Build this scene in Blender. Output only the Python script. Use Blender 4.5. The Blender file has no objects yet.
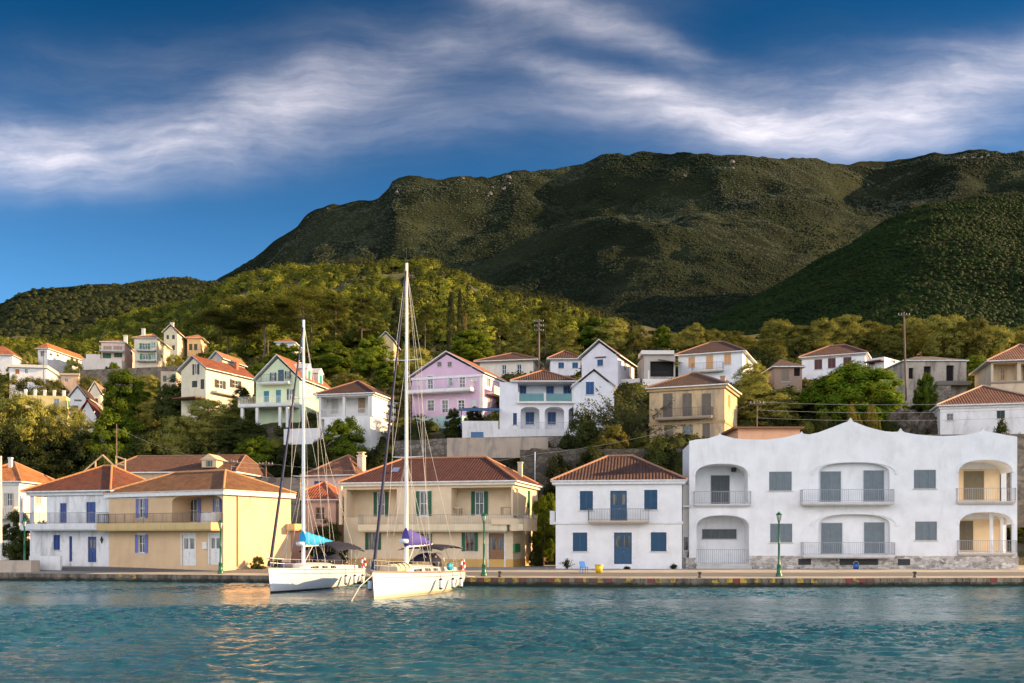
import bpy, bmesh, math, random
import numpy as np
from mathutils import Vector, Matrix
from mathutils.geometry import tessellate_polygon
sc = bpy.context.scene
COL = sc.collection
PI = math.pi
F, HOR, H = 995.56, 540.0, 3.3            # focal length in pixels, horizon row, eye height
def PX(px, Y): return (px - 512) / F * Y
def PZ(py, Y): return H + (HOR - py) / F * Y
def lerp(a, b, t): return a + (b - a) * t

def tag(o, label=None, cat=None, group=None, kind=None):
    if label: o['label'] = label
    if cat: o['category'] = cat
    if group: o['group'] = group
    if kind: o['kind'] = kind
    return o
def empty(name, loc, rz=0, label=None, cat=None, group=None):
    o = bpy.data.objects.new(name, None); COL.objects.link(o)
    o.location = loc; o.rotation_euler = (0, 0, rz); o.empty_display_size = .2
    return tag(o, label, cat, group)
def link(name, me, parent=None):
    o = bpy.data.objects.new(name, me); COL.objects.link(o)
    if parent: o.parent = parent
    return o
def npmesh(name, V, Q, mats, smooth=False, nper=4):
    """V (n,3) floats, Q (m,nper) indices"""
    V = np.asarray(V, np.float32); Q = np.asarray(Q, np.int32)
    me = bpy.data.meshes.new(name)
    me.vertices.add(len(V)); me.vertices.foreach_set('co', V.ravel())
    me.loops.add(Q.size); me.loops.foreach_set('vertex_index', Q.ravel())
    me.polygons.add(len(Q)); me.polygons.foreach_set('loop_start', np.arange(len(Q), dtype=np.int32) * nper)
    me.polygons.foreach_set('loop_total', np.full(len(Q), nper, np.int32))
    if smooth: me.polygons.foreach_set('use_smooth', np.ones(len(Q), bool))
    me.update(calc_edges=True)
    for m in (mats if isinstance(mats, (list, tuple)) else [mats]): me.materials.append(m)
    return me

class MB:
    """collects boxes, tubes and faces into one mesh"""
    def __init__(s): s.v = []; s.f = []; s.m = []; s.sm = []; s.uv = {}
    def add(s, vs, fs, mi=0, sm=False):
        b = len(s.v); s.v += [tuple(x) for x in vs]
        for f in fs: s.f.append(tuple(b + i for i in f)); s.m.append(mi); s.sm.append(sm)
    def box(s, x0, x1, y0, y1, z0, z1, mi=0):
        s.add([(x0,y0,z0),(x1,y0,z0),(x1,y1,z0),(x0,y1,z0),(x0,y0,z1),(x1,y0,z1),(x1,y1,z1),(x0,y1,z1)],
              [(3,2,1,0),(4,5,6,7),(0,1,5,4),(1,2,6,5),(2,3,7,6),(3,0,4,7)], mi)
    def tube(s, p, q, r0, r1=None, n=6, mi=0, cap=True):
        r1 = r0 if r1 is None else r1
        p, q = Vector(p), Vector(q); d = (q - p)
        if d.length < 1e-6: return
        d.normalize(); a = d.orthogonal().normalized(); b = d.cross(a)
        vs = []
        for c, r in ((p, r0), (q, r1)):
            for k in range(n):
                t = 2 * PI * k / n; vs.append(c + a * (math.cos(t) * r) + b * (math.sin(t) * r))
        fs = [(k, (k+1) % n, n + (k+1) % n, n + k) for k in range(n)]
        s.add(vs, fs, mi, n > 4)
        if cap: s.add(vs, [tuple(range(n))[::-1], tuple(range(n, 2*n))], mi)
    def path(s, pts, r, n=5, mi=0, r1=None):
        m = len(pts) - 1
        for k in range(m):
            a = r if r1 is None else lerp(r, r1, k / m); b = r if r1 is None else lerp(r, r1, (k+1) / m)
            s.tube(pts[k], pts[k+1], a, b, n, mi)
    def lathe(s, c, prof, n=10, mi=0):
        c = Vector(c); b = len(s.v)
        for r, z in prof:
            for k in range(n): s.v.append((c.x + r*math.cos(2*PI*k/n), c.y + r*math.sin(2*PI*k/n), c.z + z))
        for i in range(len(prof) - 1):
            for k in range(n):
                s.f.append((b+i*n+k, b+i*n+(k+1) % n, b+(i+1)*n+(k+1) % n, b+(i+1)*n+k)); s.m.append(mi); s.sm.append(True)
    def ball(s, c, rx, ry=None, rz=None, mi=0, n=10, r=6):
        ry = ry or rx; rz = rz or rx; b = len(s.v)
        for i in range(r + 1):
            t = PI * i / r - PI / 2
            for k in range(n): s.v.append((c[0]+rx*math.cos(t)*math.cos(2*PI*k/n), c[1]+ry*math.cos(t)*math.sin(2*PI*k/n), c[2]+rz*math.sin(t)))
        for i in range(r):
            for k in range(n):
                s.f.append((b+i*n+k, b+i*n+(k+1) % n, b+(i+1)*n+(k+1) % n, b+(i+1)*n+k)); s.m.append(mi); s.sm.append(True)
    def build(s, name, mats, parent=None):
        me = bpy.data.meshes.new(name); me.from_pydata(s.v, [], s.f); 
        for m in (mats if isinstance(mats, (list, tuple)) else [mats]): me.materials.append(m)
        me.polygons.foreach_set('material_index', s.m); me.polygons.foreach_set('use_smooth', s.sm)
        if s.uv:
            uv = me.uv_layers.new(name='UVMap').data
            for fi, cs in s.uv.items():
                for li, c in zip(me.polygons[fi].loop_indices, cs): uv[li].uv = c
        me.update()
        return link(name, me, parent)

# vectorised value noise
_rs = np.random.RandomState(7); _perm = _rs.rand(256, 256)
def vnoise(x, y):
    x = np.asarray(x, float); y = np.asarray(y, float)
    xi = np.floor(x).astype(int); yi = np.floor(y).astype(int); fx = x - xi; fy = y - yi
    fx = fx*fx*(3-2*fx); fy = fy*fy*(3-2*fy)
    g = lambda a, b: _perm[a & 255, b & 255]
    return ((g(xi,yi)*(1-fx)+g(xi+1,yi)*fx)*(1-fy) + (g(xi,yi+1)*(1-fx)+g(xi+1,yi+1)*fx)*fy) * 2 - 1
def fbm(x, y, o=5):
    t = 0; a = 1.
    for k in range(o): t = t + a * vnoise(x * 2**k + 17.3*k, y * 2**k - 9.1*k); a *= .5
    return t
# ---------------------------------------------------------------- materials
class G:
    """small node-graph helper"""
    def __init__(s, nt): s.nt = nt
    def n(s, typ, **kw):
        x = s.nt.nodes.new(typ)
        for k, v in kw.items(): setattr(x, k, v)
        return x
    def put(s, sock, v):
        if isinstance(v, bpy.types.NodeSocket): s.nt.links.new(v, sock)
        else:
            if sock.type == 'RGBA' and len(v) == 3: v = (*v, 1)
            sock.default_value = v
    def m(s, op, a, b=None, c=None, clamp=False):
        x = s.n('ShaderNodeMath', operation=op, use_clamp=clamp)
        for i, v in enumerate((a, b, c)):
            if v is not None: s.put(x.inputs[i], v)
        return x.outputs[0]
    def mix(s, f, a, b, mode='MIX'):
        x = s.n('ShaderNodeMix', data_type='RGBA', blend_type=mode)
        s.put(x.inputs[0], f); s.put(x.inputs[6], a); s.put(x.inputs[7], b); return x.outputs[2]
    def noise(s, vec, scale, detail=4, rough=.55, dist=0):
        x = s.n('ShaderNodeTexNoise'); 
        if vec is not None: s.put(x.inputs['Vector'], vec)
        x.inputs['Scale'].default_value = scale; x.inputs['Detail'].default_value = detail; x.inputs['Roughness'].default_value = rough; x.inputs['Distortion'].default_value = dist
        return x.outputs[0]
    def map(s, vec, scale=(1,1,1), loc=(0,0,0), rot=(0,0,0)):
        x = s.n('ShaderNodeMapping'); s.put(x.inputs[0], vec); x.inputs['Scale'].default_value = scale; x.inputs['Location'].default_value = loc; x.inputs['Rotation'].default_value = rot
        return x.outputs[0]
    def ss(s, v, a, b):
        x = s.n('ShaderNodeMapRange', interpolation_type='SMOOTHSTEP'); s.put(x.inputs[0], v); x.inputs[1].default_value = a; x.inputs[2].default_value = b; return x.outputs[0]
    def bump(s, h, st=.3, d=.02):
        x = s.n('ShaderNodeBump'); x.inputs['Strength'].default_value = st; x.inputs['Distance'].default_value = d; s.put(x.inputs['Height'], h); return x.outputs[0]
def newmat(name):
    m = bpy.data.materials.new(name); m.use_nodes = True; nt = m.node_tree
    b = nt.nodes['Principled BSDF']; return m, G(nt), b
_cache = {}
def cached(fn):
    def w(*a):
        k = (fn.__name__,) + a
        if k not in _cache: _cache[k] = fn(*a)
        return _cache[k]
    return w
def sc3(c, k): return tuple(x * k for x in c)
@cached
def plaster(col, dirt=.3, stain=(.22, .2, .17)):
    m, g, b = newmat('plaster')
    tc = g.n('ShaderNodeTexCoord').outputs['Object']
    n1 = g.noise(tc, .7, 6, .6); n2 = g.noise(g.map(tc, (1.25, 1.25, .3)), 1.0, 7, .68, .6); n3 = g.noise(tc, 2.6, 7, .7)
    c = g.mix(g.ss(n1, .3, .75), col, sc3(col, .86))
    f = g.m('MULTIPLY', g.ss(n2, .5-.06*dirt, .78-.09*dirt), min(dirt, .9)); c = g.mix(f, c, stain)
    f = g.m('MULTIPLY', g.ss(n3, .58-.04*dirt, .72-.05*dirt), min(.8, dirt * .7)); c = g.mix(f, c, sc3(stain, 1.3))
    g.put(b.inputs['Base Color'], c); b.inputs['Roughness'].default_value = .9
    g.put(b.inputs['Normal'], g.bump(g.noise(tc, 14, 5, .65), .35, .02)); return m
@cached
def paint(col, rough=.5, var=.15, metal=0.):
    m, g, b = newmat('paint')
    tc = g.n('ShaderNodeTexCoord').outputs['Object']
    n = g.noise(tc, 3.0, 5, .65)
    g.put(b.inputs['Base Color'], g.mix(g.ss(n, .35, .7), col, sc3(col, 1 - var)))
    b.inputs['Roughness'].default_value = rough; b.inputs['Metallic'].default_value = metal
    g.put(b.inputs['Normal'], g.bump(g.noise(tc, 30, 3), .12, .01)); return m
@cached
def glass(tint=(.012, .016, .02)):
    m, g, b = newmat('window_glass')
    tc = g.n('ShaderNodeTexCoord').outputs['Object']
    cur = g.ss(g.noise(g.map(tc, (6, 6, .4)), 1.2, 2), .48, .6)
    g.put(b.inputs['Base Color'], g.mix(g.m('MULTIPLY', cur, .5), tint, (.25, .24, .22)))
    b.inputs['Roughness'].default_value = .06; b.inputs['Specular IOR Level'].default_value = .6; return m
@cached
def tiles(col=(.27, .105, .055), old=.5):
    m, g, b = newmat('roof_tiles')
    uv = g.n('ShaderNodeUVMap').outputs[0]; sx = g.n('ShaderNodeSeparateXYZ'); g.put(sx.inputs[0], uv)
    u, v = sx.outputs[0], sx.outputs[1]
    uu = g.m('DIVIDE', u, .27); vv = g.m('DIVIDE', v, .42)
    wv = g.m('ABSOLUTE', g.m('SINE', g.m('MULTIPLY', uu, PI))); st = g.m('FRACT', vv)
    cm = g.n('ShaderNodeCombineXYZ'); g.put(cm.inputs[0], g.m('FLOOR', uu)); g.put(cm.inputs[1], g.m('FLOOR', vv))
    wn = g.n('ShaderNodeTexWhiteNoise'); g.put(wn.inputs[0], cm.outputs[0]); r = wn.outputs[0]
    tc = g.n('ShaderNodeTexCoord').outputs['Object']
    big = g.noise(tc, .55, 6, .65)
    c = g.mix(r, sc3(col, .72), (col[0]*1.25, col[1]*1.3, col[2]*1.3))
    c = g.mix(g.m('MULTIPLY', g.ss(big, .42, .7), old), c, (.085, .06, .045))
    c = g.mix(g.m('MULTIPLY', g.ss(g.noise(tc, 3.5, 6, .7), .6, .72), old * .8), c, (.26, .2, .13))
    c = g.mix(g.m('MULTIPLY', g.ss(wv, .35, .0), .55), c, sc3(col, .3))
    g.put(b.inputs['Base Color'], c); b.inputs['Roughness'].default_value = .85
    h = g.m('ADD', g.m('MULTIPLY', wv, .07), g.m('MULTIPLY', g.m('SUBTRACT', 1., st), .035)); h = g.m('ADD', h, g.m('MULTIPLY', r, .02))
    g.put(b.inputs['Normal'], g.bump(h, .9, 1.0)); return m
@cached
def stone(col=(.3, .26, .21), scale=2.2, mortar=(.2, .18, .15)):
    m, g, b = newmat('stone_masonry')
    tc = g.n('ShaderNodeTexCoord').outputs['Object']
    w = g.mix(.12, tc, g.n('ShaderNodeTexNoise').outputs[1])
    vo = g.n('ShaderNodeTexVoronoi', feature='DISTANCE_TO_EDGE'); g.put(vo.inputs['Vector'], g.map(w, (1, 1, 1.7))); vo.inputs['Scale'].default_value = scale
    v2 = g.n('ShaderNodeTexVoronoi'); g.put(v2.inputs['Vector'], g.map(w, (1, 1, 1.7))); v2.inputs['Scale'].default_value = scale
    sp = g.n('ShaderNodeSeparateColor'); g.put(sp.inputs[0], v2.outputs['Color'])
    c = g.mix(sp.outputs[0], sc3(col, .55), sc3(col, 1.35)); c = g.mix(g.ss(g.noise(tc, 1.1, 6, .7), .5, .7), c, (.08, .075, .055))
    e = g.ss(vo.outputs[0], .0, .09); c = g.mix(e, mortar, c)
    g.put(b.inputs['Base Color'], c); b.inputs['Roughness'].default_value = .95
    g.put(b.inputs['Normal'], g.bump(g.m('ADD', e, g.m('MULTIPLY', g.noise(tc, 9, 5), .4)), .8, .05)); return m
@cached
def leaf(c1, c2, trans=.3, scale=.5):
    m, g, b = newmat('foliage')
    geo = g.n('ShaderNodeNewGeometry'); oi = g.n('ShaderNodeObjectInfo')
    n = g.noise(geo.outputs['Position'], scale, 4, .7); n2 = g.noise(geo.outputs['Position'], 4.5, 3, .7)
    f = g.m('ADD', g.m('MULTIPLY', n, .7), g.m('ADD', g.m('MULTIPLY', g.m('SUBTRACT', n2, .5), .9), g.m('MULTIPLY', g.m('SUBTRACT', oi.outputs['Random'], .35), .35)))
    c = g.mix(g.ss(f, .10, .60), c1, c2)
    g.put(b.inputs['Base Color'], c); b.inputs['Roughness'].default_value = .75; b.inputs['Specular IOR Level'].default_value = .1
    tr = g.n('ShaderNodeBsdfTranslucent'); g.put(tr.inputs[0], g.mix(.5, c, (.24, .22, .02)))
    mx = g.n('ShaderNodeMixShader'); mx.inputs[0].default_value = trans
    nt = g.nt; nt.links.new(b.outputs[0], mx.inputs[1]); nt.links.new(tr.outputs[0], mx.inputs[2])
    nt.links.new(mx.outputs[0], nt.nodes['Material Output'].inputs[0]); return m
@cached
def bark(col=(.12, .085, .06)):
    m, g, b = newmat('bark'); tc = g.n('ShaderNodeTexCoord').outputs['Object']
    n = g.noise(g.map(tc, (5, 5, .8)), 2, 6, .7)
    g.put(b.inputs['Base Color'], g.mix(n, sc3(col, .5), sc3(col, 1.5))); b.inputs['Roughness'].default_value = .95
    g.put(b.inputs['Normal'], g.bump(n, .7, .08)); return m
@cached
def wood(col=(.2, .1, .045), rough=.55):
    m, g, b = newmat('wood'); tc = g.n('ShaderNodeTexCoord').outputs['Object']
    n = g.noise(g.map(tc, (14, 14, 1.2)), 1.5, 5, .6)
    g.put(b.inputs['Base Color'], g.mix(n, sc3(col, .6), sc3(col, 1.35))); b.inputs['Roughness'].default_value = rough
    g.put(b.inputs['Normal'], g.bump(n, .3, .02)); return m
WHITE = (.76, .76, .74); CREAM = (.72, .58, .39); OCHRE = (.70, .49, .29)
M_steel = lambda: paint((.55, .56, .57), .3, .1, .9)
M_dark = lambda: paint((.02, .022, .025), .6)
# ---------------------------------------------------------------- camera, sun, sky
SUN_EL, SUN_AZ = 19.0, 3.0               # azimuth: degrees behind the facade plane, from the right
cam = bpy.data.cameras.new('camera'); camo = bpy.data.objects.new('camera', cam); COL.objects.link(camo)
camo.location = (0, 0, H); camo.rotation_euler = (PI/2, 0, 0)
cam.sensor_width = 36; cam.lens = 35; cam.shift_y = (HOR - 341.5) / 1024; cam.clip_start = .1; cam.clip_end = 30000
sc.camera = camo
el, az = math.radians(SUN_EL), math.radians(SUN_AZ)
SD = Vector((math.cos(el)*math.cos(az), math.cos(el)*math.sin(az), math.sin(el)))
sl = bpy.data.lights.new('sun', 'SUN'); sl.energy = 5.0; sl.angle = math.radians(.5); sl.color = (1, .66, .33)
so = bpy.data.objects.new('sun', sl); COL.objects.link(so); so.rotation_euler = (-SD).to_track_quat('-Z', 'Y').to_euler()
wd = bpy.data.worlds.new('World'); sc.world = wd; wd.use_nodes = True
g = G(wd.node_tree); bg = wd.node_tree.nodes['Background']
sky = g.n('ShaderNodeTexSky', sky_type='NISHITA', sun_disc=False)
sky.sun_elevation = el; sky.sun_rotation = math.atan2(SD.x, SD.y); sky.air_density = 1.0; sky.dust_density = .35; sky.ozone_density = 2.5
tc = g.n('ShaderNodeTexCoord').outputs['Generated']
sx = g.n('ShaderNodeSeparateXYZ'); g.put(sx.inputs[0], tc)
dy = g.m('MAXIMUM', sx.outputs[1], .05)
U = g.m('MULTIPLY', g.m('DIVIDE', sx.outputs[0], dy), F/100); V = g.m('MULTIPLY', g.m('DIVIDE', sx.outputs[2], dy), F/100)
cv = g.n('ShaderNodeCombineXYZ'); g.put(cv.inputs[0], U); g.put(cv.inputs[1], V)
# streaky cirrus: fibrous warped noise inside a few broad, soft banks that fan out from the left
wr = g.n('ShaderNodeTexNoise'); g.put(wr.inputs['Vector'], cv.outputs[0]); wr.inputs['Scale'].default_value = .6; wr.inputs['Detail'].default_value = 5
wv = g.n('ShaderNodeVectorMath', operation='MULTIPLY_ADD'); g.put(wv.inputs[0], wr.outputs[1]); wv.inputs[1].default_value = (.9, .6, 0); g.put(wv.inputs[2], cv.outputs[0])
def bank(px, py, rot, sxx, syy, amp):
    mp = g.n('ShaderNodeMapping', vector_type='TEXTURE'); g.put(mp.inputs[0], wv0)
    mp.inputs['Location'].default_value = ((px-512)/100, (HOR-py)/100, 0); mp.inputs['Rotation'].default_value = (0, 0, math.radians(rot)); mp.inputs['Scale'].default_value = (sxx/100, syy/100, 1)
    q = g.n('ShaderNodeVectorMath', operation='DOT_PRODUCT'); g.put(q.inputs[0], mp.outputs[0]); g.put(q.inputs[1], mp.outputs[0])
    return g.m('MULTIPLY', g.m('POWER', 2.718, g.m('MULTIPLY', q.outputs['Value'], -1.)), amp)
w2 = g.n('ShaderNodeVectorMath', operation='MULTIPLY_ADD'); g.put(w2.inputs[0], wr.outputs[1]); w2.inputs[1].default_value = (.9, .5, 0); g.put(w2.inputs[2], cv.outputs[0])
w3 = g.n('ShaderNodeVectorMath', operation='SUBTRACT'); g.put(w3.inputs[0], w2.outputs[0]); w3.inputs[1].default_value = (.45, .25, 0); wv0 = w3.outputs[0]
A = None
for bk in [(40,146,0,150,30,.66),(170,134,10,140,32,.42),(300,92,20,170,36,.26),(440,48,14,200,40,.16),(590,20,-18,150,15,.38),(620,80,-14,170,15,.42),(740,120,-7,160,22,.42),
           (890,106,5,160,46,.58),(1020,60,14,120,28,.34),(470,120,6,240,32,.18),(140,60,8,200,30,.07)]:
    e = bank(*bk); A = e if A is None else g.m('ADD', A, e)
n1 = g.noise(g.map(wv.outputs[0], (.45, 1.2, 1), rot=(0, 0, math.radians(-14))), 1.0, 12, .60)
def fibre(rot): return g.noise(g.map(wv.outputs[0], (.75, 5.0, 1), rot=(0, 0, math.radians(rot))), 1.0, 12, .64)
side = g.ss(U, -1.2, 1.2)
n2 = g.m('ADD', g.m('MULTIPLY', fibre(-24), g.m('SUBTRACT', 1., side)), g.m('MULTIPLY', fibre(14), side))
body = g.m('ADD', .34, g.m('MULTIPLY', g.ss(n1, .28, .74), .85)); fib = g.m('ADD', .66, g.m('MULTIPLY', g.ss(n2, .28, .74), .62))
dens = g.m('MULTIPLY', g.m('MULTIPLY', g.m('MINIMUM', g.m('MULTIPLY', A, .78), .70), body), fib)
fr = g.ss(sx.outputs[1], .02, .2)
dens = g.m('MULTIPLY', g.m('MINIMUM', dens, .86), fr)
# bright cloud field out of view behind the camera, added to fill the shaded facades
bk = g.m('MULTIPLY', g.ss(g.noise(g.map(tc, (1, 1, 1.6)), 2.2, 6, .6), .30, .62), g.m('MULTIPLY', g.ss(sx.outputs[1], .0, -.30), g.ss(sx.outputs[2], .80, .45)))
air = g.mix(g.ss(sx.outputs[2], .10, .47), (.23, .43, .58), (.014, .125, .205))     # clean dry air seen across the sun: deeper blue with height
veil = g.mix(1., sky.outputs[0], air, 'MULTIPLY')
c = g.mix(dens, veil, (3.5, 3.25, 3.4)); c = g.mix(g.m('MULTIPLY', bk, .95), c, (9.0, 8.5, 8.7))
g.put(bg.inputs[0], c); bg.inputs[1].default_value = .15
vs = sc.view_settings; vs.view_transform = 'Standard'; vs.look = 'None'; vs.gamma = 1; vs.use_curve_mapping = False; vs.exposure = 1.32
sc.render.engine = 'CYCLES'; cy = sc.cycles
cy.use_denoising = True
try: cy.denoiser = 'OPENIMAGEDENOISE'
except Exception: pass
cy.max_bounces = 5; cy.diffuse_bounces = 3; cy.glossy_bounces = 3; cy.transmission_bounces = 3; cy.transparent_max_bounces = 6
cy.sample_clamp_indirect = 6; cy.caustics_reflective = False; cy.caustics_refractive = False
# ---------------------------------------------------------------- ground, quay, water, hills
COLS = {   # image column -> (distance, ground row); a row under 60 is a height in metres instead
 -250: [(92,.3),(98,1.2),(112,1.5),(125,520),(150,470),(190,430),(230,405),(280,385),(330,368),(400,356),(520,350),(700,345)],
  60: [(92,.3),(98,1.2),(112,1.5),(125,522),(150,470),(190,430),(230,405),(280,383),(330,366),(400,354),(520,348),(700,342)],
  150: [(92,.3),(98,1.2),(112,1.5),(122,525),(140,470),(160,430),(190,402),(240,385),(280,367),(340,352),(420,337),(520,320),(650,312)],
  280: [(92,.3),(98,1.2),(108,1.5),(118,500),(126,450),(132,412),(150,405),(200,375),(260,350),(330,322),(420,292),(480,274),(560,276),(700,300)],
  420: [(92,.3),(98,1.2),(108,1.5),(116,470),(122,440),(130,420),(150,400),(200,367),(260,340),(330,312),(400,287),(470,270),(560,278),(700,300)],
  520: [(92,.3),(98,1.2),(104,2.),(112,450),(116,440),(126,425),(145,385),(180,362),(230,347),(300,332),(380,318),(480,306),(560,306),(700,318)],
  680: [(92,.3),(97,1.2),(101,452),(104,445),(118,420),(128,388),(140,378),(165,356),(200,352),(260,354),(350,352),(500,345),(700,335)],
  850: [(92,.3),(97,1.5),(105,455),(112,440),(122,410),(134,385),(145,372),(165,356),(200,352),(260,354),(350,352),(500,345),(700,335)],
  1000: [(92,.3),(97,1.5),(103,445),(112,434),(122,405),(136,393),(150,378),(165,358),(200,352),(260,354),(350,352),(500,345),(700,335)]}
_cp = sorted(COLS); _cy = np.array([84.] + list(np.linspace(92, 130, 39)) + list(np.linspace(134, 720, 120)))
_tab = []
for p in _cp:
    ys = [84.] + [a for a, _ in COLS[p]]; zs = [-.6] + [b if b < 60 else PZ(b, a) for a, b in COLS[p]]
    t = np.interp(_cy, ys, zs); k = t.copy()
    k[2:-2] = (t[:-4] + 2*t[1:-3] + 3*t[2:-2] + 2*t[3:-1] + t[4:]) / 9; _tab.append(k)
_tab = np.array(_tab)
def ground_np(X, Y):
    X = np.asarray(X, float); Y = np.asarray(Y, float); px = np.clip(512 + X / Y * F, _cp[0], _cp[-1])
    j = np.clip(np.searchsorted(_cp, px, 'right') - 1, 0, len(_cp) - 2); cp = np.array(_cp, float)
    t = (px - cp[j]) / (cp[j+1] - cp[j]); t = t*t*(3-2*t)
    yi = np.clip(np.interp(Y, _cy, np.arange(len(_cy))), 0, len(_cy) - 1.001); i = yi.astype(int); f = yi - i
    a = _tab[j, i]*(1-f) + _tab[j, i+1]*f; b = _tab[j+1, i]*(1-f) + _tab[j+1, i+1]*f
    return a*(1-t) + b*t
def gz(X, Y): return float(ground_np(X, Y))

def grid_mesh(name, X, Y, Z, mat, smooth=True):
    r, c = X.shape; V = np.stack([X, Y, Z], -1).reshape(-1, 3)
    i = np.arange(r*c).reshape(r, c); Q = np.stack([i[:-1,:-1], i[:-1,1:], i[1:,1:], i[1:,:-1]], -1).reshape(-1, 4)
    return npmesh(name, V, Q, mat, smooth)

def soil_mat():
    m, g, b = newmat('hill_soil'); geo = g.n('ShaderNodeNewGeometry'); p = geo.outputs['Position']
    n = g.noise(p, .12, 7, .7); n2 = g.noise(p, .9, 6, .75)
    c = g.mix(g.ss(n, .35, .65), (.045, .055, .018), (.10, .085, .04)); c = g.mix(g.ss(n2, .5, .75), c, (.035, .045, .015))
    sz = g.n('ShaderNodeSeparateXYZ'); g.put(sz.inputs[0], geo.outputs['Normal'])
    rock = g.mix(g.noise(p, 1.3, 8, .75), (.06, .052, .042), (.28, .25, .2))
    c = g.mix(g.ss(g.m('ADD', sz.outputs[2], g.m('MULTIPLY', n2, -.3)), .62, .42), c, rock)
    g.put(b.inputs['Base Color'], c); b.inputs['Roughness'].default_value = .95
    g.put(b.inputs['Normal'], g.bump(g.noise(p, 1.5, 8, .75), .9, .6)); return m
SOIL = soil_mat()
ys = np.concatenate([np.linspace(84, 160, 110), np.linspace(161.5, 740, 150)])
us = np.linspace(-.95, .85, 240)
Yg, Ug = np.meshgrid(ys, us, indexing='ij'); Xg = Ug * Yg
Zg = ground_np(Xg, Yg) + np.clip((Yg - 98) / 8, 0, 1) * (fbm(Xg/6, Yg/6, 4) * .35 + fbm(Xg/30, Yg/30, 3) * np.clip((Yg-240)/200, 0, 1) * 4)
tag(link('hillside', grid_mesh('hillside', Xg, Yg, Zg, SOIL)), 'wooded hillside rising behind the waterfront village', kind='structure')
# one sheet below everything, out to the horizon
mb = MB(); mb.add([(-9000,-4000,-3.),(9000,-4000,-3.),(9000,14000,-3.),(-9000,14000,-3.)], [(0,1,2,3)])
tag(mb.build('ground', SOIL), 'ground below the bay and the hills', kind='structure')

# ---- far hills: ridge line, front slope and back slope
def hill_mat(name, dark, light, rock, rk, warm):
    m, g, b = newmat(name); geo = g.n('ShaderNodeNewGeometry'); p = geo.outputs['Position']
    n = g.noise(p, .006, 8, .68); n2 = g.noise(p, .05, 7, .8); n3 = g.noise(p, .0028, 4, .5)
    c = g.mix(g.ss(n2, .4, .62), sc3(dark, .55), dark); c = g.mix(g.ss(n, .5, .68), c, light)
    c = g.mix(g.m('MULTIPLY', g.ss(n3, .5, .62), warm), c, (light[0]*1.25, light[1]*1.1, light[2]))
    sz = g.n('ShaderNodeSeparateXYZ'); g.put(sz.inputs[0], geo.outputs['Normal'])
    k = g.m('ADD', sz.outputs[2], g.m('MULTIPLY', g.m('SUBTRACT', g.noise(p, .03, 7, .8), .5), .8))
    c = g.mix(g.m('MULTIPLY', g.ss(k, .50, .30), rk), c, g.mix(g.noise(p, .09, 6, .8), sc3(rock, .35), rock))
    g.put(b.inputs['Base Color'], c); b.inputs['Roughness'].default_value = 1.; b.inputs['Specular IOR Level'].default_value = .1
    g.put(b.inputs['Normal'], g.bump(g.noise(p, .09, 8, .8), .8, 9.)); return m
def ridge(name, label, crest, y0, foot, y1, mat, rough, seed, nu=520, nt=130, power=1.0, cliff=0.0, back=900):
    """crest: (column, row) pairs of the skyline at distance y1; foot: (column,row) pairs at distance y0"""
    px = np.linspace(crest[0][0], crest[-1][0], nu); tt = np.linspace(0, 1, nt)
    T, P_ = np.meshgrid(tt, px, indexing='ij')
    wob = 1 + .10 * vnoise(P_/150 + seed, T*0+seed)
    Y = lerp(y0, y1, T) * lerp(1, wob, T)
    zc = PZ(np.interp(P_, [a for a, _ in crest], [b for _, b in crest]), y1 * wob); zf = PZ(np.interp(P_, [a for a, _ in foot], [b for _, b in foot]), y0)
    X = (P_ - 512) / F * Y
    s = T ** power
    if cliff: s = s * (1 - cliff) + cliff / (1 + np.exp(-(T - .86 - .05*vnoise(P_/40+seed, P_*0)) * 45)) / (1 / (1 + math.exp(-.14*45)))
    env = np.sin(np.clip(T, 0, 1) * PI) ** .6
    n = fbm(X/260 + seed, Y/260, 6); gul = -np.abs(fbm(X/420 + seed*2, Y/900 + 5, 4))
    Z = zf + (zc - zf) * s + rough * env * (n * .55 + gul * .9) + rough * .12 * fbm(X/45, Y/45, 4) * np.clip(T*6, 0, 1)
    # back slope
    tb = np.linspace(.04, 1, 14)[:, None]; Yb = Y[-1] + tb * back; Xb = (px - 512) / F * Yb
    Zb = Z[-1] - tb**1.1 * (Z[-1] - 5) * .9
    X = np.vstack([X, Xb]); Y = np.vstack([Y, Yb]); Z = np.vstack([Z, Zb])
    o = tag(link(name, grid_mesh(name, X, Y, Z, mat)), label, kind='structure')
    return X, Y, Z, nt
MT = hill_mat('mountain_slope', (.011, .018, .007), (.036, .046, .022), (.20, .19, .17), .5, .5)
HL = hill_mat('wooded_slope', (.011, .019, .006), (.026, .036, .012), (.2, .18, .15), .3, .3)
mountain = ridge('mountain', 'long dark scrub mountain with rocky crest behind the village',
  [(-500,330),(60,336),(130,318),(190,293),(215,281),(240,268),(262,255),(280,238),(295,228),(308,214),(325,206),(345,202),(380,199),(388,190),(393,180),(410,176),(430,175),(450,177),(470,178),(488,177),(500,175),(512,171),(530,169),(548,170),(565,167),(588,165),(600,157),(615,153),(650,152),(680,154),(720,155),(770,158),(820,161),(850,163),(875,162),(905,158),(940,154),(980,151),(1024,149),(1100,146),(1300,150),(1600,190)],
  680, [(-500,352),(300,345),(1600,345)], 1900, MT, 48, 3.1, 620, 170, 1.1, .07)
spur = ridge('spur_hill', 'dark bushy hill rising on the right in front of the mountain',
  [(600,350),(680,335),(730,312),(775,287),(815,263),(850,243),(880,224),(905,211),(930,201),(960,196),(985,193),(1024,191),(1100,186),(1300,180),(1700,200)],
  420, [(600,356),(1700,356)], 900, HL, 16, 8.7, 360, 100, .9, 0, 500)
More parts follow.
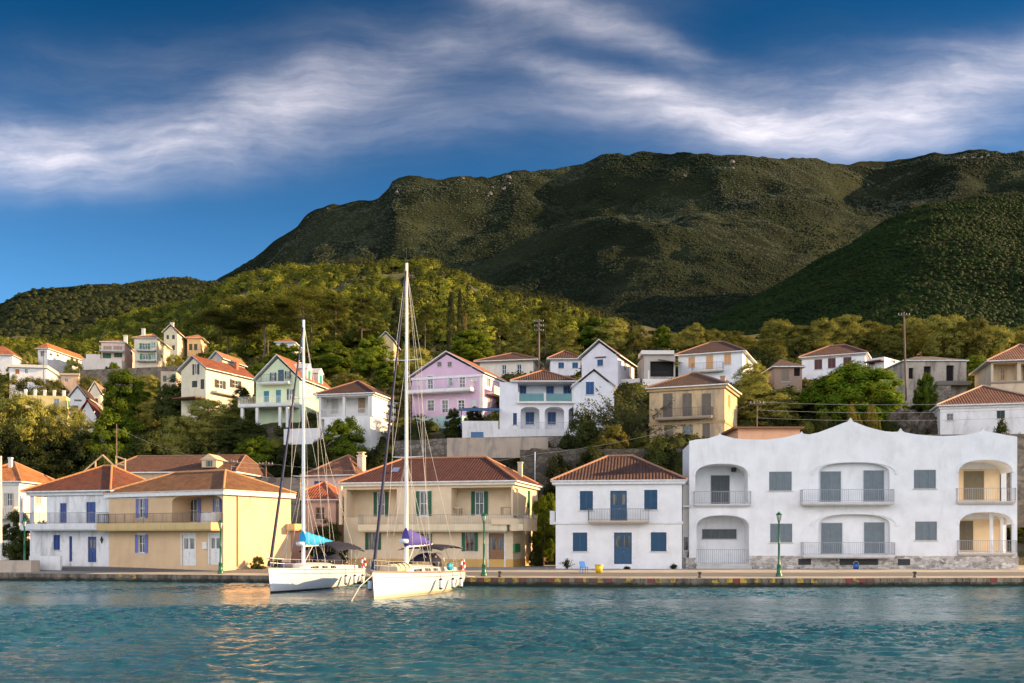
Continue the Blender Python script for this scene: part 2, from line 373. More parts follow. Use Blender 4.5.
farhill = ridge('far_hill', 'low dark hill on the far left skyline',
  [(-500,330),(-200,330),(-60,318),(-15,309),(5,303),(18,295),(35,291),(70,288),(110,285),(150,281),(180,279),(200,281),(240,288),(300,300),(420,330)],
  560, [(-500,352),(420,350)], 1250, HL, 18, 5.3, 330, 80, .95, 0, 500)

# ---- quay
EDGE = [(-900,108),(-150,84),(0,81),(25,80.5),(250,76),(470,71.5),(640,69.8),(830,70),(1024,71),(1250,72),(1900,74)]
_ex = np.array([PX(p, y) for p, y in EDGE]); _ey = np.array([y for _, y in EDGE])
def edge_y(X): return np.interp(X, _ex, _ey)
def quay_z(X, Y): 
    t = np.clip((np.asarray(Y) - edge_y(X)) / 11, 0, 1); return .6 + t * (.32 + .25 * np.clip((-np.asarray(X) - 8) / 14, 0, 1))
def qz(X, Y): return float(quay_z(X, Y))
def quay_mat():
    m, g, b = newmat('quay_concrete'); p = g.n('ShaderNodeNewGeometry').outputs['Position']
    n = g.noise(p, .35, 7, .7); n2 = g.noise(p, 4, 6, .75)
    c = g.mix(g.ss(n, .35, .65), (.30, .28, .25), (.42, .39, .34)); c = g.mix(g.ss(n2, .52, .75), c, (.2, .18, .16))
    g.put(b.inputs['Base Color'], c); b.inputs['Roughness'].default_value = .9; g.put(b.inputs['Normal'], g.bump(n2, .3, .03)); return m
def face_mat():
    m, g, b = newmat('quay_wall_face'); p = g.n('ShaderNodeNewGeometry').outputs['Position']
    s = g.n('ShaderNodeSeparateXYZ'); g.put(s.inputs[0], p)
    st = g.noise(g.map(p, (.8, .8, .25)), 1.6, 7, .75)
    c = g.mix(g.ss(st, .35, .65), (.07, .058, .045), (.24, .2, .15))
    zz = g.m('ADD', s.outputs[2], g.m('MULTIPLY', g.m('SUBTRACT', st, .5), .35))
    c = g.mix(g.ss(zz, .34, .12), c, (.018, .02, .012))
    g.put(b.inputs['Base Color'], c); b.inputs['Roughness'].default_value = .85; g.put(b.inputs['Normal'], g.bump(g.noise(p, 3, 7, .75), .9, .08)); return m
QM, QF = quay_mat(), face_mat()
xs = np.concatenate([[-95], np.linspace(-62, 62, 249), [100, 130]]); ey = edge_y(xs)
ts = np.array([.35, 2., 4., 6., 8., 11., 14., 18., 24.])
X = np.repeat(xs[None], len(ts), 0); Y = ey[None] + ts[:, None]; Z = quay_z(X, Y)
tag(link('quay', grid_mesh('quay', X, Y, Z, QM)), 'pale concrete quay and promenade in front of the houses', kind='structure')
def asphalt():
    m, g, b = newmat('asphalt'); p = g.n('ShaderNodeNewGeometry').outputs['Position']
    n = g.noise(p, .5, 7, .7); c = g.mix(n, (.09, .088, .085), (.19, .18, .17))
    g.put(b.inputs['Base Color'], c); b.inputs['Roughness'].default_value = .9; g.put(b.inputs['Normal'], g.bump(g.noise(p, 25, 4), .3, .01)); return m
ts = np.array([2.2, 3.5, 5., 6.6]); X = np.repeat(xs[None], 4, 0); Y = ey[None] + ts[:, None]; Z = quay_z(X, Y) + .006
tag(link('road', grid_mesh('road', X, Y, Z, asphalt())), 'narrow grey road along the quay', kind='structure')
mb = MB()                                                 # face and coping of the quay, block by block
def worn(col):
    m, g, b = newmat('worn_quay_paint'); p = g.n('ShaderNodeNewGeometry').outputs['Position']
    n = g.noise(p, 2.2, 7, .75); c = g.mix(g.ss(n, .43, .58), col, (.10, .085, .065))
    g.put(b.inputs['Base Color'], c); b.inputs['Roughness'].default_value = .85; return m
QR, QY = worn((.26, .04, .04)), worn((.52, .33, .04))
rnd = random.Random(4)
for k in range(len(xs) - 1):
    x0, x1 = xs[k], xs[k+1]; y0, y1 = ey[k], ey[k+1]
    j = rnd.uniform(-.03, .03)
    mb.add([(x0,y0+.05+j,-2),(x1,y1+.05+j,-2),(x1,y1+.05+j,.36),(x0,y0+.05+j,.36)], [(0,1,2,3)], 0)
    pm = 512 + (x0+x1)/2/(y0)*F; mi = 0
    if 468 < pm < 860:
        r = rnd.random(); q = 1 if pm < 660 else .8 if pm < 760 else .5
        mi = (2 if k % 2 else 1) if r < .86*q else 0
    if pm > 860 and rnd.random() < .22: mi = 1
    if 119 < pm < 139 and k % 2: mi = 2
    gp = .012
    vs = [(x0+gp,y0-.04,.3+j*.4),(x1-gp,y1-.04,.3+j*.4),(x1-gp,y1-.04,.607),(x0+gp,y0-.04,.607),(x0+gp,y0+.45,.622),(x1-gp,y1+.45,.622),(x0+gp,y0+.06,.3),(x1-gp,y1+.06,.3)]
    mb.add(vs, [(0,1,2,3)], mi); mb.add(vs, [(3,2,5,4)], 3); mb.add(vs, [(6,7,1,0),(0,3,4,6),(1,7,5,2)], 0)
tag(mb.build('quay_edge', [QF, QR, QY, QM]), 'stained stone quay edge with worn red and yellow painted blocks', kind='structure')

# ---- water
def water_mat():
    m, g, b = newmat('sea_water'); p = g.n('ShaderNodeNewGeometry').outputs['Position']
    n = g.noise(p, .07, 4, .6)
    g.put(b.inputs['Base Color'], g.mix(g.ss(n, .35, .65), (.015, .080, .112), (.026, .112, .145)))
    b.inputs['Roughness'].default_value = .10; b.inputs['IOR'].default_value = 1.33
    h = g.m('ADD', g.noise(g.map(p, (1, 1.3, 1)), 3.4, 6, .62, .5), g.m('MULTIPLY', g.noise(p, 8, 3, .6), .25))
    pt = g.ss(g.noise(g.map(p, (.6, 1.4, 1)), .16, 4, .6), .36, .62); h = g.m('MULTIPLY', h, g.m('ADD', .35, pt)); g.put(b.inputs['Normal'], g.bump(h, .55, .08)); return m
WM = water_mat()
gx = np.linspace(-54, 54, 860); gy = np.linspace(13, 88, 620)
Yw, Xw = np.meshgrid(gy, gx, indexing='ij'); Zw = np.zeros_like(Xw); rw = np.random.RandomState(5)
for k in range(46):
    L = 10 ** rw.uniform(-.52, .18); th = rw.normal(-PI/2, .75); kx, ky = math.cos(th)*2*PI/L, math.sin(th)*2*PI/L
    a = .0082 * L ** .8 ; ph = rw.rand()*6.28; wob = 1.3 * vnoise(Xw/7 + k, Yw/7 - k)
    s = np.sin(kx*Xw + ky*Yw + ph + wob); Zw += a * (1 - np.abs(s)**.9*1.0 if k % 2 else s)
Zw *= np.clip(.85 + .8 * fbm(Xw/16, Yw/9, 3), .25, 1.9)
Zw -= Zw.mean(); e = np.minimum(np.minimum((Xw+54)/6, (54-Xw)/6), np.minimum((Yw-13)/4, (88-Yw)/3)); Zw *= np.clip(e, 0, 1)
V = np.stack([Xw, Yw, Zw], -1).reshape(-1, 3); i = np.arange(V.shape[0]).reshape(Xw.shape)
Q = np.stack([i[:-1,:-1], i[:-1,1:], i[1:,1:], i[1:,:-1]], -1).reshape(-1, 4)
B0 = len(V); big = [(-6000,-5000,0),(6000,-5000,0),(6000,13,0),(-6000,13,0),(-54,13,0),(54,13,0),(-54,88,0),(54,88,0),(-6000,88,0),(6000,88,0)]
V = np.vstack([V, big]); Q = np.vstack([Q, [[B0,B0+1,B0+2,B0+3],[B0+3,B0+4,B0+6,B0+8],[B0+5,B0+2,B0+9,B0+7]]])
tag(link('water', npmesh('water', V, Q, WM, True)), 'rippled teal sea water of the harbour', kind='structure')
# ---------------------------------------------------------------- house builder
FOOT = []
class House:
    def __init__(s, label, pxl, pxr, Y, d, base, eave, wall, px2=None, name='house', cat='house', group=None, drop=3.0, theta=None, crop=(0,0,1)):
        """front face between columns pxl and pxr, right front corner at distance Y; the right wall ends at column px2"""
        s.crop = crop; C = s.cx
        pxl, pxr, base, eave = C(pxl), C(pxr), s.cy(base), s.cy(eave)
        Bx = PX(pxr, Y); th = 0.
        if theta is not None: th = math.radians(theta)
        elif px2 is not None:
            k2 = (C(px2) - 512) / F; lo, hi = -.2, 1.2
            for _ in range(50):
                th = (lo + hi) / 2
                if Bx + d*math.sin(th) - k2*(Y + d*math.cos(th)) > 0: hi = th
                else: lo = th
        k = (pxl - 512) / F; w = (Bx - k*Y) / (math.cos(th) + k*math.sin(th))
        A = Vector((Bx - w*math.cos(th), Y + w*math.sin(th), PZ(base, Y)))
        s.w, s.d, s.h, s.th = w, d, PZ(eave, Y) - PZ(base, Y), th; s.drop = drop; s.wall = wall
        s.root = empty(name, A, -th, label, cat, group)
        s.M = Matrix.Translation(A) @ Matrix.Rotation(-th, 4, 'Z'); s.Mi = s.M.inverted()
        s.holes = {'F': [], 'R': [], 'L': []}; s.gable = 0; s.sg = 0; s.top = None; s.extra = MB()
        FOOT.append((s.Mi, w, d))
    def cx(s, x): return s.crop[0] + x / s.crop[2]
    def cy(s, y): return s.crop[1] + y / s.crop[2]
    def uv(s, face, px, py, dep=0):
        o = s.Mi @ Vector((0, 0, H)); r = s.Mi.to_3x3() @ Vector(((s.cx(px)-512)/F, 1, (HOR-s.cy(py))/F))
        if face == 'F': t = (dep - o.y) / r.y
        elif face == 'R': t = (s.w - dep - o.x) / r.x
        else: t = (dep - o.x) / r.x
        p = o + r*t
        return (p.x if face == 'F' else p.y if face == 'R' else s.d - p.y, p.z)
    def P(s, face, u, v, dep=0.):
        if face == 'F': return Vector((u, dep, v))
        if face == 'R': return Vector((s.w - dep, u, v))
        return Vector((dep, s.d - u, v))
    def rect(s, face, x0, y0, x1, y1, dep=0):
        a = s.uv(face, x0, y0, dep); b = s.uv(face, x1, y1, dep); return min(a[0], b[0]), max(a[0], b[0]), min(a[1], b[1]), max(a[1], b[1])
    def fb(s, mb, face, u0, u1, v0, v1, d0, d1, mi=0):
        a = s.P(face, u0, v0, d0); b = s.P(face, u1, v1, d1)
        mb.box(min(a.x,b.x), max(a.x,b.x), min(a.y,b.y), max(a.y,b.y), min(a.z,b.z), max(a.z,b.z), mi)
    # -- openings
    def hole(s, face, loop, depth, back=True, skip=()): s.holes[face].append((loop, depth, back, skip))
    def arch(s, face, x0, y0, x1, y1, depth, rise=0., n=12, rng=None, skip=(), hw=None):
        u0, u1, v0, v1 = s.rect(face, x0, y0, x1, y1)
        if rng: v0 = rng
        if rise <= 0: lp = [(u0,v0),(u1,v0),(u1,v1),(u0,v1)]
        else:
            c, a = (u0+u1)/2, (u1-u0)/2; lp = [(u0,v0),(u1,v0)]
            for k in range(n+1):
                t = PI*k/n; ct, st = math.cos(t), math.sin(t)
                e = .84                                   # squashed three-centre arch
                lp.append((c + a*math.copysign(abs(ct)**e, ct), v1 - rise + rise*st**e))
        s.hole(face, lp, depth, True, skip); return u0, u1, v0, v1
    def leaf(s, mb, face, u0, u1, v0, v1, d, n=10, t=.04, mi=0):
        if u1 - u0 < .05: return
        st = min(.07, (u1-u0)*.2)
        s.fb(mb, face, u0, u0+st, v0, v1, d-t, d, mi); s.fb(mb, face, u1-st, u1, v0, v1, d-t, d, mi)
        for z in (v0, (v0+v1)/2 - st/2, v1-st): s.fb(mb, face, u0+st, u1-st, z, z+st, d-t, d-.002, mi)
        if n:
            hh = (v1-v0)/n
            for k in range(n):
                z = v0 + k*hh; a, b = s.P(face, u0+st, z, d-.006), s.P(face, u1-st, z, d-.006)
                c, e = s.P(face, u1-st, z+hh*.9, d-t*.8), s.P(face, u0+st, z+hh*.9, d-t*.8)
                mb.add([a, b, c, e], [(0,1,2,3)], mi)
        s.fb(mb, face, u0+st*.8, u1-st*.8, v0+st*.8, v1-st*.8, d-.004, d+.004, mi)
    def win(s, face, x0, y0, x1, y1, kind='glass', frame=WHITE, shut=None, dep=0., sur=None, sill=True, fine=True, nsl=9, opened=True, split=2, gl=None):
        u0, u1, v0, v1 = s.rect(face, x0, y0, x1, y1, dep)
        if kind == 'open':                            # open shutters lie on the wall beside a narrower opening
            sw = (u1-u0)*.24; ou0, ou1 = u0+sw, u1-sw
        else: ou0, ou1 = u0, u1
        if dep == 0: s.hole(face, [(ou0,v0),(ou1,v0),(ou1,v1),(ou0,v1)], .2, True); D = .1
        else: D = dep - .035
        isdoor = kind.startswith('door'); t = .06 if fine else .08; mb = MB()
        nm = 'door' if isdoor else 'window'
        s.fb(mb, face, ou0, ou0+t, v0, v1, D-.03, D+.03); s.fb(mb, face, ou1-t, ou1, v0, v1, D-.03, D+.03)
        s.fb(mb, face, ou0+t, ou1-t, v1-t, v1, D-.028, D+.03); s.fb(mb, face, ou0+t, ou1-t, v0, v0+t, D-.028, D+.03)
        um = (ou0+ou1)/2
        if kind in ('glass', 'open', 'doorglass'):
            for k in range(1, split): 
                c = lerp(ou0, ou1, k/split); s.fb(mb, face, c-t*.45, c+t*.45, v0+t, v1-t, D-.024, D+.02)
            if fine:
                for q in ((.36, .68) if isdoor else (.5,)): s.fb(mb, face, ou0+t, ou1-t, lerp(v0,v1,q)-.02, lerp(v0,v1,q)+.02, D-.02, D+.02)
        fr = mb.build(nm, paint(frame, .5), s.root)
        def kid(name, mb, mat): return mb.build(name, mat, fr)
        if kind in ('glass', 'open', 'doorglass'):
            p = MB(); q = [s.P(face, a, b, D+.012) for a, b in ((ou0+.01,v0+.01),(ou1-.01,v0+.01),(ou1-.01,v1-.01),(ou0+.01,v1-.01))]; p.add(q, [(0,1,2,3)]); kid('pane', p, gl or glass())
        if kind == 'closed':
            for a, b in ((ou0+.015, um-.008), (um+.008, ou1-.015)) if split == 2 else [(lerp(ou0,ou1,k/split)+.012, lerp(ou0,ou1,(k+1)/split)-.012) for k in range(split)]:
                p = MB(); s.leaf(p, face, a, b, v0+.015, v1-.015, D-.035, nsl); kid('shutter', p, paint(shut, .55))
        if kind == 'open':
            for a, b in ((u0, ou0-.02), (ou1+.02, u1)):
                p = MB(); s.leaf(p, face, a, b, v0, v1, dep-.05 if dep else -.03, nsl); kid('shutter', p, paint(shut, .55))
        if kind in ('door', 'doorlit'):               # panelled door, two glazed lights when lit
            p = MB(); c = shut or frame
            s.fb(p, face, ou0+t, ou1-t, v0+.02, v1-t, D-.01, D+.03); s.fb(p, face, um-.025, um+.025, v0+.02, v1-t, D-.03, D-.008)
            W2 = (ou1-ou0)/2; hh = v1-v0
            for k in (0, 1):
                a, b = (ou0+t+W2*.12, um-.025-W2*.1) if k == 0 else (um+.025+W2*.1, ou1-t-W2*.12)
                for q0, q1 in ((.06, .34), (.38, .48)) + (() if kind == 'doorlit' else ((.52, .92),)): s.fb(p, face, a, b, v0+hh*q0, v0+hh*q1, D-.03, D-.008)
                if kind == 'doorlit':
                    gq = MB(); s.fb(gq, face, a, b, v0+hh*.54, v0+hh*.88, D-.018, D-.006); kid('pane', gq, glass())
            kid('door_leaf', p, wood(c) if c[0] < .3 and c[2] < .08 else paint(c, .45))
            hb = MB(); hc = s.P(face, um+.07, v0+1.0 if hh > 1.6 else v0+hh*.5, D-.06); hb.ball(hc, .035, n=6, r=4); kid('handle', hb, M_steel())
        if kind == 'void': pass
        if sur:                                       # painted surround, a little proud of the wall
            p = MB(); sw = .13; q0, q1 = dep-.035, dep-.002
            s.fb(p, face, ou0-sw, ou0, v0-(0 if isdoor else sw), v1+sw, q0, q1); s.fb(p, face, ou1, ou1+sw, v0-(0 if isdoor else sw), v1+sw, q0, q1)
            s.fb(p, face, ou0, ou1, v1, v1+sw, q0+.002, q1)
            if not isdoor: s.fb(p, face, ou0, ou1, v0-sw, v0, q0+.002, q1)
            kid('surround', p, paint(sur, .7, .2))
        if sill and not isdoor and fine:
            p = MB(); s.fb(p, face, ou0-.1, ou1+.1, v0-.07, v0, dep-.1, dep-.001); kid('sill', p, paint((.6,.58,.54), .8))
        return fr
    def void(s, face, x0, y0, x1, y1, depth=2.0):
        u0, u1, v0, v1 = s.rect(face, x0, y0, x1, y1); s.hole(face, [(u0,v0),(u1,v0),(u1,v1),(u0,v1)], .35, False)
        mb = MB(); s.fb(mb, face, u0-.01, u1+.01, v0-.01, v1+.01, .34, .37); mb.build('interior_shade_panel', paint((.006,.006,.007), .9), s.root)  # near-black panel paints in the shade of the room behind
    # -- walls
    def build_walls(s, flat_top=False, skip_back=False):
        mb = MB(); w, d, h = s.w, s.d, s.h
        outs = {'F': [(0,-s.drop),(w,-s.drop),(w,h),(0,h)], 'R': [(0,-s.drop),(d,-s.drop),(d,h),(0,h)], 'L': [(0,-s.drop),(d,-s.drop),(d,h),(0,h)]}
        if s.top: outs['F'] = [(0,-s.drop),(w,-s.drop)] + s.top
        elif s.gable: outs['F'] = [(0,-s.drop),(w,-s.drop),(w,h),(w/2,h+s.gable),(0,h)]
        elif s.sg:
            for k in 'RL': outs[k] = [(0,-s.drop),(d,-s.drop),(d,h),(d/2,h+s.sg),(0,h)]
        for face, out in outs.items():
            polys = [[Vector((u, v, 0)) for u, v in out]] + [[Vector((u, v, 0)) for u, v in lp] for lp, *_ in s.holes[face]]
            flat = [s.P(face, p.x, p.y) for q in polys for p in q]
            mb.add(flat, tessellate_polygon(polys))
            for lp, dep, back, skip in s.holes[face]:
                n = len(lp); a = [s.P(face, u, v) for u, v in lp]; b = [s.P(face, u, v, dep) for u, v in lp]
                mb.add(a + b, [(k, (k+1) % n, n+(k+1) % n, n+k) for k in range(n) if k not in skip])
                if back: mb.add(b, tessellate_polygon([[Vector((u, v, 0)) for u, v in lp]]))
        if s.gable: mb.add([(0,d,-s.drop),(w,d,-s.drop),(w,d,h),(w/2,d,h+s.gable),(0,d,h)], [(0,1,2,3,4)])
        else: mb.add([(0,d,-s.drop),(w,d,-s.drop),(w,d,h),(0,d,h)], [(0,1,2,3)])
        if s.top:                                   # parapet: give it thickness and a roof slab behind
            t = .3; tp = s.top; lo = min(v for _, v in tp) - .8
            a = [Vector((u, 0, v)) for u, v in tp]; b = [Vector((u, t, v)) for u, v in tp]; n = len(tp)
            mb.add(a + b, [(k, k+1, n+k+1, n+k) for k in range(n-1)])
            for k in range(n-1): mb.add([b[k], b[k+1], (b[k+1].x, t, lo), (b[k].x, t, lo)], [(0,1,2,3)])
            mb.add([(0,t,lo),(w,t,lo),(w,d,lo),(0,d,lo)], [(0,1,2,3)])
        elif flat_top:
            mb.add([(0,0,h),(w,0,h),(w,d,h),(0,d,h)], [(0,1,2,3)])
        return mb.build('wall', s.wall, s.root)
    def band(s, z0, z1, proud=.12, name='cornice', col=WHITE, faces='FRLB', out=None):
        mb = MB(); o = proud; w, d = s.w, s.d
        mb.box(-o, w+o, -o, -.003, z0, z1); mb.box(w+.003, w+o, -.003, d+o, z0, z1); mb.box(-o, -.003, -.003, d+o, z0, z1)
        return mb.build(name, col if isinstance(col, bpy.types.Material) else paint(col, .8), s.root)
    # -- roofs
    def roof(s, rise, ov=.45, inset=None, axis='x', mat=None, thick=.12, caps=(.42,.2,.1), rect=None, z=None, gable=False, name='roof', fascia=WHITE, apex=None, capr=.11):
        x0, x1, y0, y1 = rect or (0, s.w, 0, s.d); z = s.h if z is None else z
        x0 -= ov; x1 += ov; y0 -= ov; y1 += ov; mat = mat or tiles()
        cxm, cym = (x0+x1)/2, (y0+y1)/2
        if apex: R1, R2 = apex
        elif axis == 'x': ins = (y1-y0)/2 if inset is None else inset; ins = 0 if gable else min(ins, (x1-x0)/2); R1, R2 = (x0+ins, cym), (x1-ins, cym)
        else: ins = (x1-x0)/2 if inset is None else inset; ins = 0 if gable else min(ins, (y1-y0)/2); R1, R2 = (cxm, y0+ins), (cxm, y1-ins)
        zt = z + thick; a, b, c, e = Vector((x0,y0,zt)), Vector((x1,y0,zt)), Vector((x1,y1,zt)), Vector((x0,y1,zt))
        r1, r2 = Vector((*R1, zt+rise)), Vector((*R2, zt+rise))
        mb = MB()
        def face(*vs):
            vs = [v for i, v in enumerate(vs) if (v - vs[i-1]).length > 1e-4]
            if len(vs) < 3: return
            n = (vs[1]-vs[0]).cross(vs[2]-vs[0]).normalized()
            if n.z < 0: n = -n
            up = (Vector((0,0,1)) - n*n.z).normalized(); al = n.cross(up); fi = len(mb.f)
            mb.add(vs, [tuple(range(len(vs)))]); mb.uv[fi] = [((v-vs[0]).dot(al) + 500, (v-vs[0]).dot(up) + 50) for v in vs]
        if axis == 'x': face(a, b, r2, r1); face(c, e, r1, r2); face(b, c, r2) if not gable else None; face(e, a, r1) if not gable else None
        else: face(b, c, r2, r1); face(e, a, r1, r2); face(a, b, r1) if not gable else None; face(c, e, r2) if not gable else None
        ls = [a, b, c, e]; lw = [v - Vector((0,0,thick)) for v in ls]
        if not gable:
            mb.add(ls + lw, [(k, (k+1) % 4, 4+(k+1) % 4, 4+k) for k in range(4)], 1); mb.add(lw, [(0,1,2,3)], 1)
        else:
            dn = Vector((0,0,thick))
            if axis == 'x': runs = [(a, b), (b, r2), (r2, c), (c, e), (e, r1), (r1, a)]; und = [(a, b, r2, r1), (c, e, r1, r2)]
            else: runs = [(b, c), (c, r2), (r2, e), (e, a), (a, r1), (r1, b)]; und = [(b, c, r2, r1), (e, a, r1, r2)]
            for p, q in runs: mb.add([p, q, q-dn, p-dn], [(0,1,2,3)], 1)
            for q in und: mb.add([v-dn for v in q], [(0,1,2,3)], 1)
        ro = mb.build(name, [mat, paint(fascia, .8, .25)], s.root)
        if caps:
            k = MB(); segs = [(r1, r2)] if (r1-r2).length > .1 else []
            if not gable: segs += [(a, r1), (e, r1), (b, r2), (c, r2)] if axis == 'x' else [(a, r1), (b, r1), (c, r2), (e, r2)]
            for p, q in segs:
                n = max(2, int((q-p).length / .38))
                for i in range(n): k.tube(p.lerp(q, i/n) + Vector((0,0,.015)), p.lerp(q, (i+1.12)/n if i < n-1 else 1) + Vector((0,0,.035)), capr, capr*.85, 7)
            k.build('ridge_cap', plaster(caps, .35, (.12,.08,.06)), ro)
        s.lastroof = ro; return ro
    def chimney(s, x, y, z0, z1, sz=.55, col=(.7,.66,.6), pots=True):
        mb = MB(); mb.box(x-sz/2, x+sz/2, y-sz/2, y+sz/2, z0, z1); mb.box(x-sz*.62, x+sz*.62, y-sz*.62, y+sz*.62, z1, z1+.12)
        if pots: 
            for q in (-1, 1): mb.box(x+q*sz*.3-.06, x+q*sz*.3+.06, y-.2, y+.2, z1+.12, z1+.4)
            mb.box(x-sz*.55, x+sz*.55, y-sz*.5, y+sz*.5, z1+.4, z1+.48)
        return mb.build('chimney', plaster(col, .4), s.lastroof)
    # -- balconies
    def balcony(s, face, x0, ytop, x1, proj=1.1, thick=.16, rail=1.0, kind='bars', col=(.62,.6,.56), rcol=(.25,.26,.27), step=.15, wrapR=0., name='balcony', dep0=0., ends=True):
        u0, vt = s.uv(face, x0, ytop); u1, _ = s.uv(face, x1, ytop); v1, v0 = vt, vt - thick
        mb = MB(); s.fb(mb, face, u0, u1, v0, v1, -proj, -.003)
        if wrapR and face == 'F': mb.box(s.w+.003, s.w+proj, -proj, wrapR, v0+.001, v1-.001)
        mb.box(*[f(c) for c in zip(s.P(face,u0+.06,v0-.09,-proj+.08), s.P(face,u1-.06,v0,-.004)) for f in (min, max)])
        b = mb.build(name, plaster(col, .35), s.root)
        s.railing(face, [(u0+.03, dep0 if ends else -proj+.04), (u0+.03, -proj+.04), (u1-.03, -proj+.04), (u1-.03, dep0 if ends else -proj+.04)] if not wrapR else [(u0+.03, 0), (u0+.03, -proj+.04), (s.w+proj-.04, -proj+.04), (s.w+proj-.04, wrapR)], v1, rail, kind, rcol, step, b)
        return b
    def railing(s, face, pts, z, hgt, kind, rcol, step, parent, name='railing'):
        r = MB(); P3 = [s.P(face, u, z, dp) for u, dp in pts]
        for p, q in zip(P3, P3[1:]):
            L = (q-p).length
            if L < .05: continue
            up = Vector((0,0,1))
            if kind == 'bars':
                r.tube(p+up*hgt, q+up*hgt, .025, n=4); r.tube(p+up*.1, q+up*.1, .018, n=4)
                n = max(1, int(L/step))
                for k in range(n+1): c = p.lerp(q, k/n); r.tube(c, c+up*hgt, .013 if k % 8 else .024, n=4, cap=False)
            elif kind == 'solid':
                dv = (q-p).normalized()*.0; nn = (q-p).normalized().cross(up)*.06
                r.add([p+nn, q+nn, q+nn+up*hgt, p+nn+up*hgt, p-nn, q-nn, q-nn+up*hgt, p-nn+up*hgt], [(0,1,2,3),(4,5,6,7),(3,2,6,7),(0,3,7,4),(1,2,6,5)])
            elif kind == 'glass':
                r.tube(p+up*hgt, q+up*hgt, .03, n=4)
                for k in range(int(L/1.4)+1): c = p.lerp(q, k/max(1, int(L/1.4))); r.tube(c, c+up*hgt, .02, n=4)
                r.add([p+up*.1, q+up*.1, q+up*(hgt-.05), p+up*(hgt-.05)], [(0,1,2,3)])
            elif kind == 'balustrade':
                nn = (q-p).normalized().cross(up)*.09
                r.add([p+nn+up*(hgt-.12), q+nn+up*(hgt-.12), q+nn+up*hgt, p+nn+up*hgt, p-nn+up*(hgt-.12), q-nn+up*(hgt-.12), q-nn+up*hgt, p-nn+up*hgt], [(0,1,2,3),(4,5,6,7),(3,2,6,7),(0,1,5,4)])
                n = max(1, int(L/.24))
                for k in range(n+1): r.lathe(p.lerp(q, k/n), [(.07,0),(.05,.12),(.085,hgt*.4),(.045,hgt*.65),(.07,hgt-.12)], 6)
        return r.build(name, rcol if isinstance(rcol, bpy.types.Material) else paint(rcol, .5), parent)
    def part(s, name, boxes, mat, parent=None):
        for k in range(len(boxes) if name in ('roof_post', 'vent_shade_slab', 'pillar', 'column', 'step', 'terrace', 'garden_wall', 'parapet', 'stone_base') else 1):
            mb = MB()
            for q in (boxes if name not in ('roof_post', 'vent_shade_slab', 'pillar', 'column', 'step', 'terrace', 'garden_wall', 'parapet', 'stone_base') else boxes[k:k+1]): mb.box(*q)
            o = mb.build(name, mat, parent or s.root)
        return o
    def fpart(s, name, face, x0, y0, x1, y1, d0, d1, mat, dep=None):
        mb = MB(); u0, u1, v0, v1 = s.rect(face, x0, y0, x1, y1, d0 if dep is None else dep); s.fb(mb, face, u0, u1, v0, v1, d0, d1)
        return mb.build(name, mat, s.root)
# ---------------------------------------------------------------- houses on the quay
K1, K2, K3, K4, K5, K6, K7 = (0,440,4.27), (100,440,4.27), (250,440,4.02), (400,440,4.27), (540,440,4.27), (680,410,3.794), (850,410,3.793)
BLUE, LILAC, GREEN, TEAL, GREY = (.012,.05,.22), (.16,.19,.48), (.012,.10,.045), (.012,.07,.15), (.17,.21,.235)
GW = 'houses along the waterfront'
# ---- white house at the far left edge
h = House('white house at the left end of the quay, orange hip roof and balustraded porch', -160, 80, 98, 9, 545, 181, plaster((.74,.70,.62), .3), px2=265, group=GW, crop=K1, cat='house')
h.win('F', 18, 226, 62, 282, 'open', shut=(.45,.43,.4), nsl=6)
h.win('R', 150, 215, 176, 275, 'closed', shut=(.4,.38,.35))
h.build_walls(); h.band(h.h-.25, h.h, .15); h.roof(2.2, .5, mat=tiles((.42,.15,.05), .35)); h.chimney(h.w*.55, 3.2, h.h+1.0, h.h+2.6, .32, pots=False)
h.balcony('F', -160, 326, 78, 1.0, .2, .9, 'balustrade', rcol=plaster((.72,.68,.6), .2))
# ---- white house with blue doors
h = House('white two storey house with blue doors, long balcony and red hip roof', 128, 467, 87, 8.6, 531, 220, plaster((.78,.78,.78), .75, (.30,.29,.28)), theta=17, group=GW, crop=K1)
u0, u1, v0, v1 = h.arch('F', 146, 240, 199, 357, 2.2, skip=(3,))
h.hole('L', [(h.d-2.1, v0), (h.d-.25, v0), (h.d-.25, v1), (h.d-2.1, v1)], .2, False)
h.win('F', 256, 270, 284, 355, 'door', BLUE); h.win('F', 368, 265, 408, 355, 'door', BLUE)
h.win('F', 228, 405, 256, 470, 'closed', shut=BLUE); h.win('F', 295, 411, 308, 519, 'door', BLUE, fine=False); h.win('F', 375, 413, 411, 522, 'doorlit', BLUE)
h.win('R', 486, 262, 497, 335, 'glass', frame=(.2,.17,.13))
h.build_walls(); h.band(h.h-.28, h.h, .22); h.roof(2.5, .55, mat=tiles((.15,.042,.02), .5), apex=((h.w*.52, h.d*.5), (h.w*.62, h.d*.5)), caps=(.5,.22,.08))
h.balcony('F', 131, 359, 467, 1.3, .5, .95, col=(.74,.74,.74), step=.13)
h.part('post', [(.02,.2,-1.25,-1.05,h.uv('F',133,357)[1],h.h-.28)], h.wall)
em = MB(); c = h.uv('F', 435, 426); em.add([h.P('F', c[0]+a, c[1]+b, -.03) for a, b in ((-.18,0),(0,-.36),(.18,0),(0,.36))], [(0,1,2,3)]); em.build('wall_ornament', M_dark(), h.root)
h.part('fuse_box', [(h.w+.002, h.w+.12, 1.4, 2.0, 1.6, 3.0)], paint((.3,.32,.34), .5))
w = MB(); a = h.uv('F', 120, 528, -4.5); b = h.uv('F', 256, 528, -4.5)
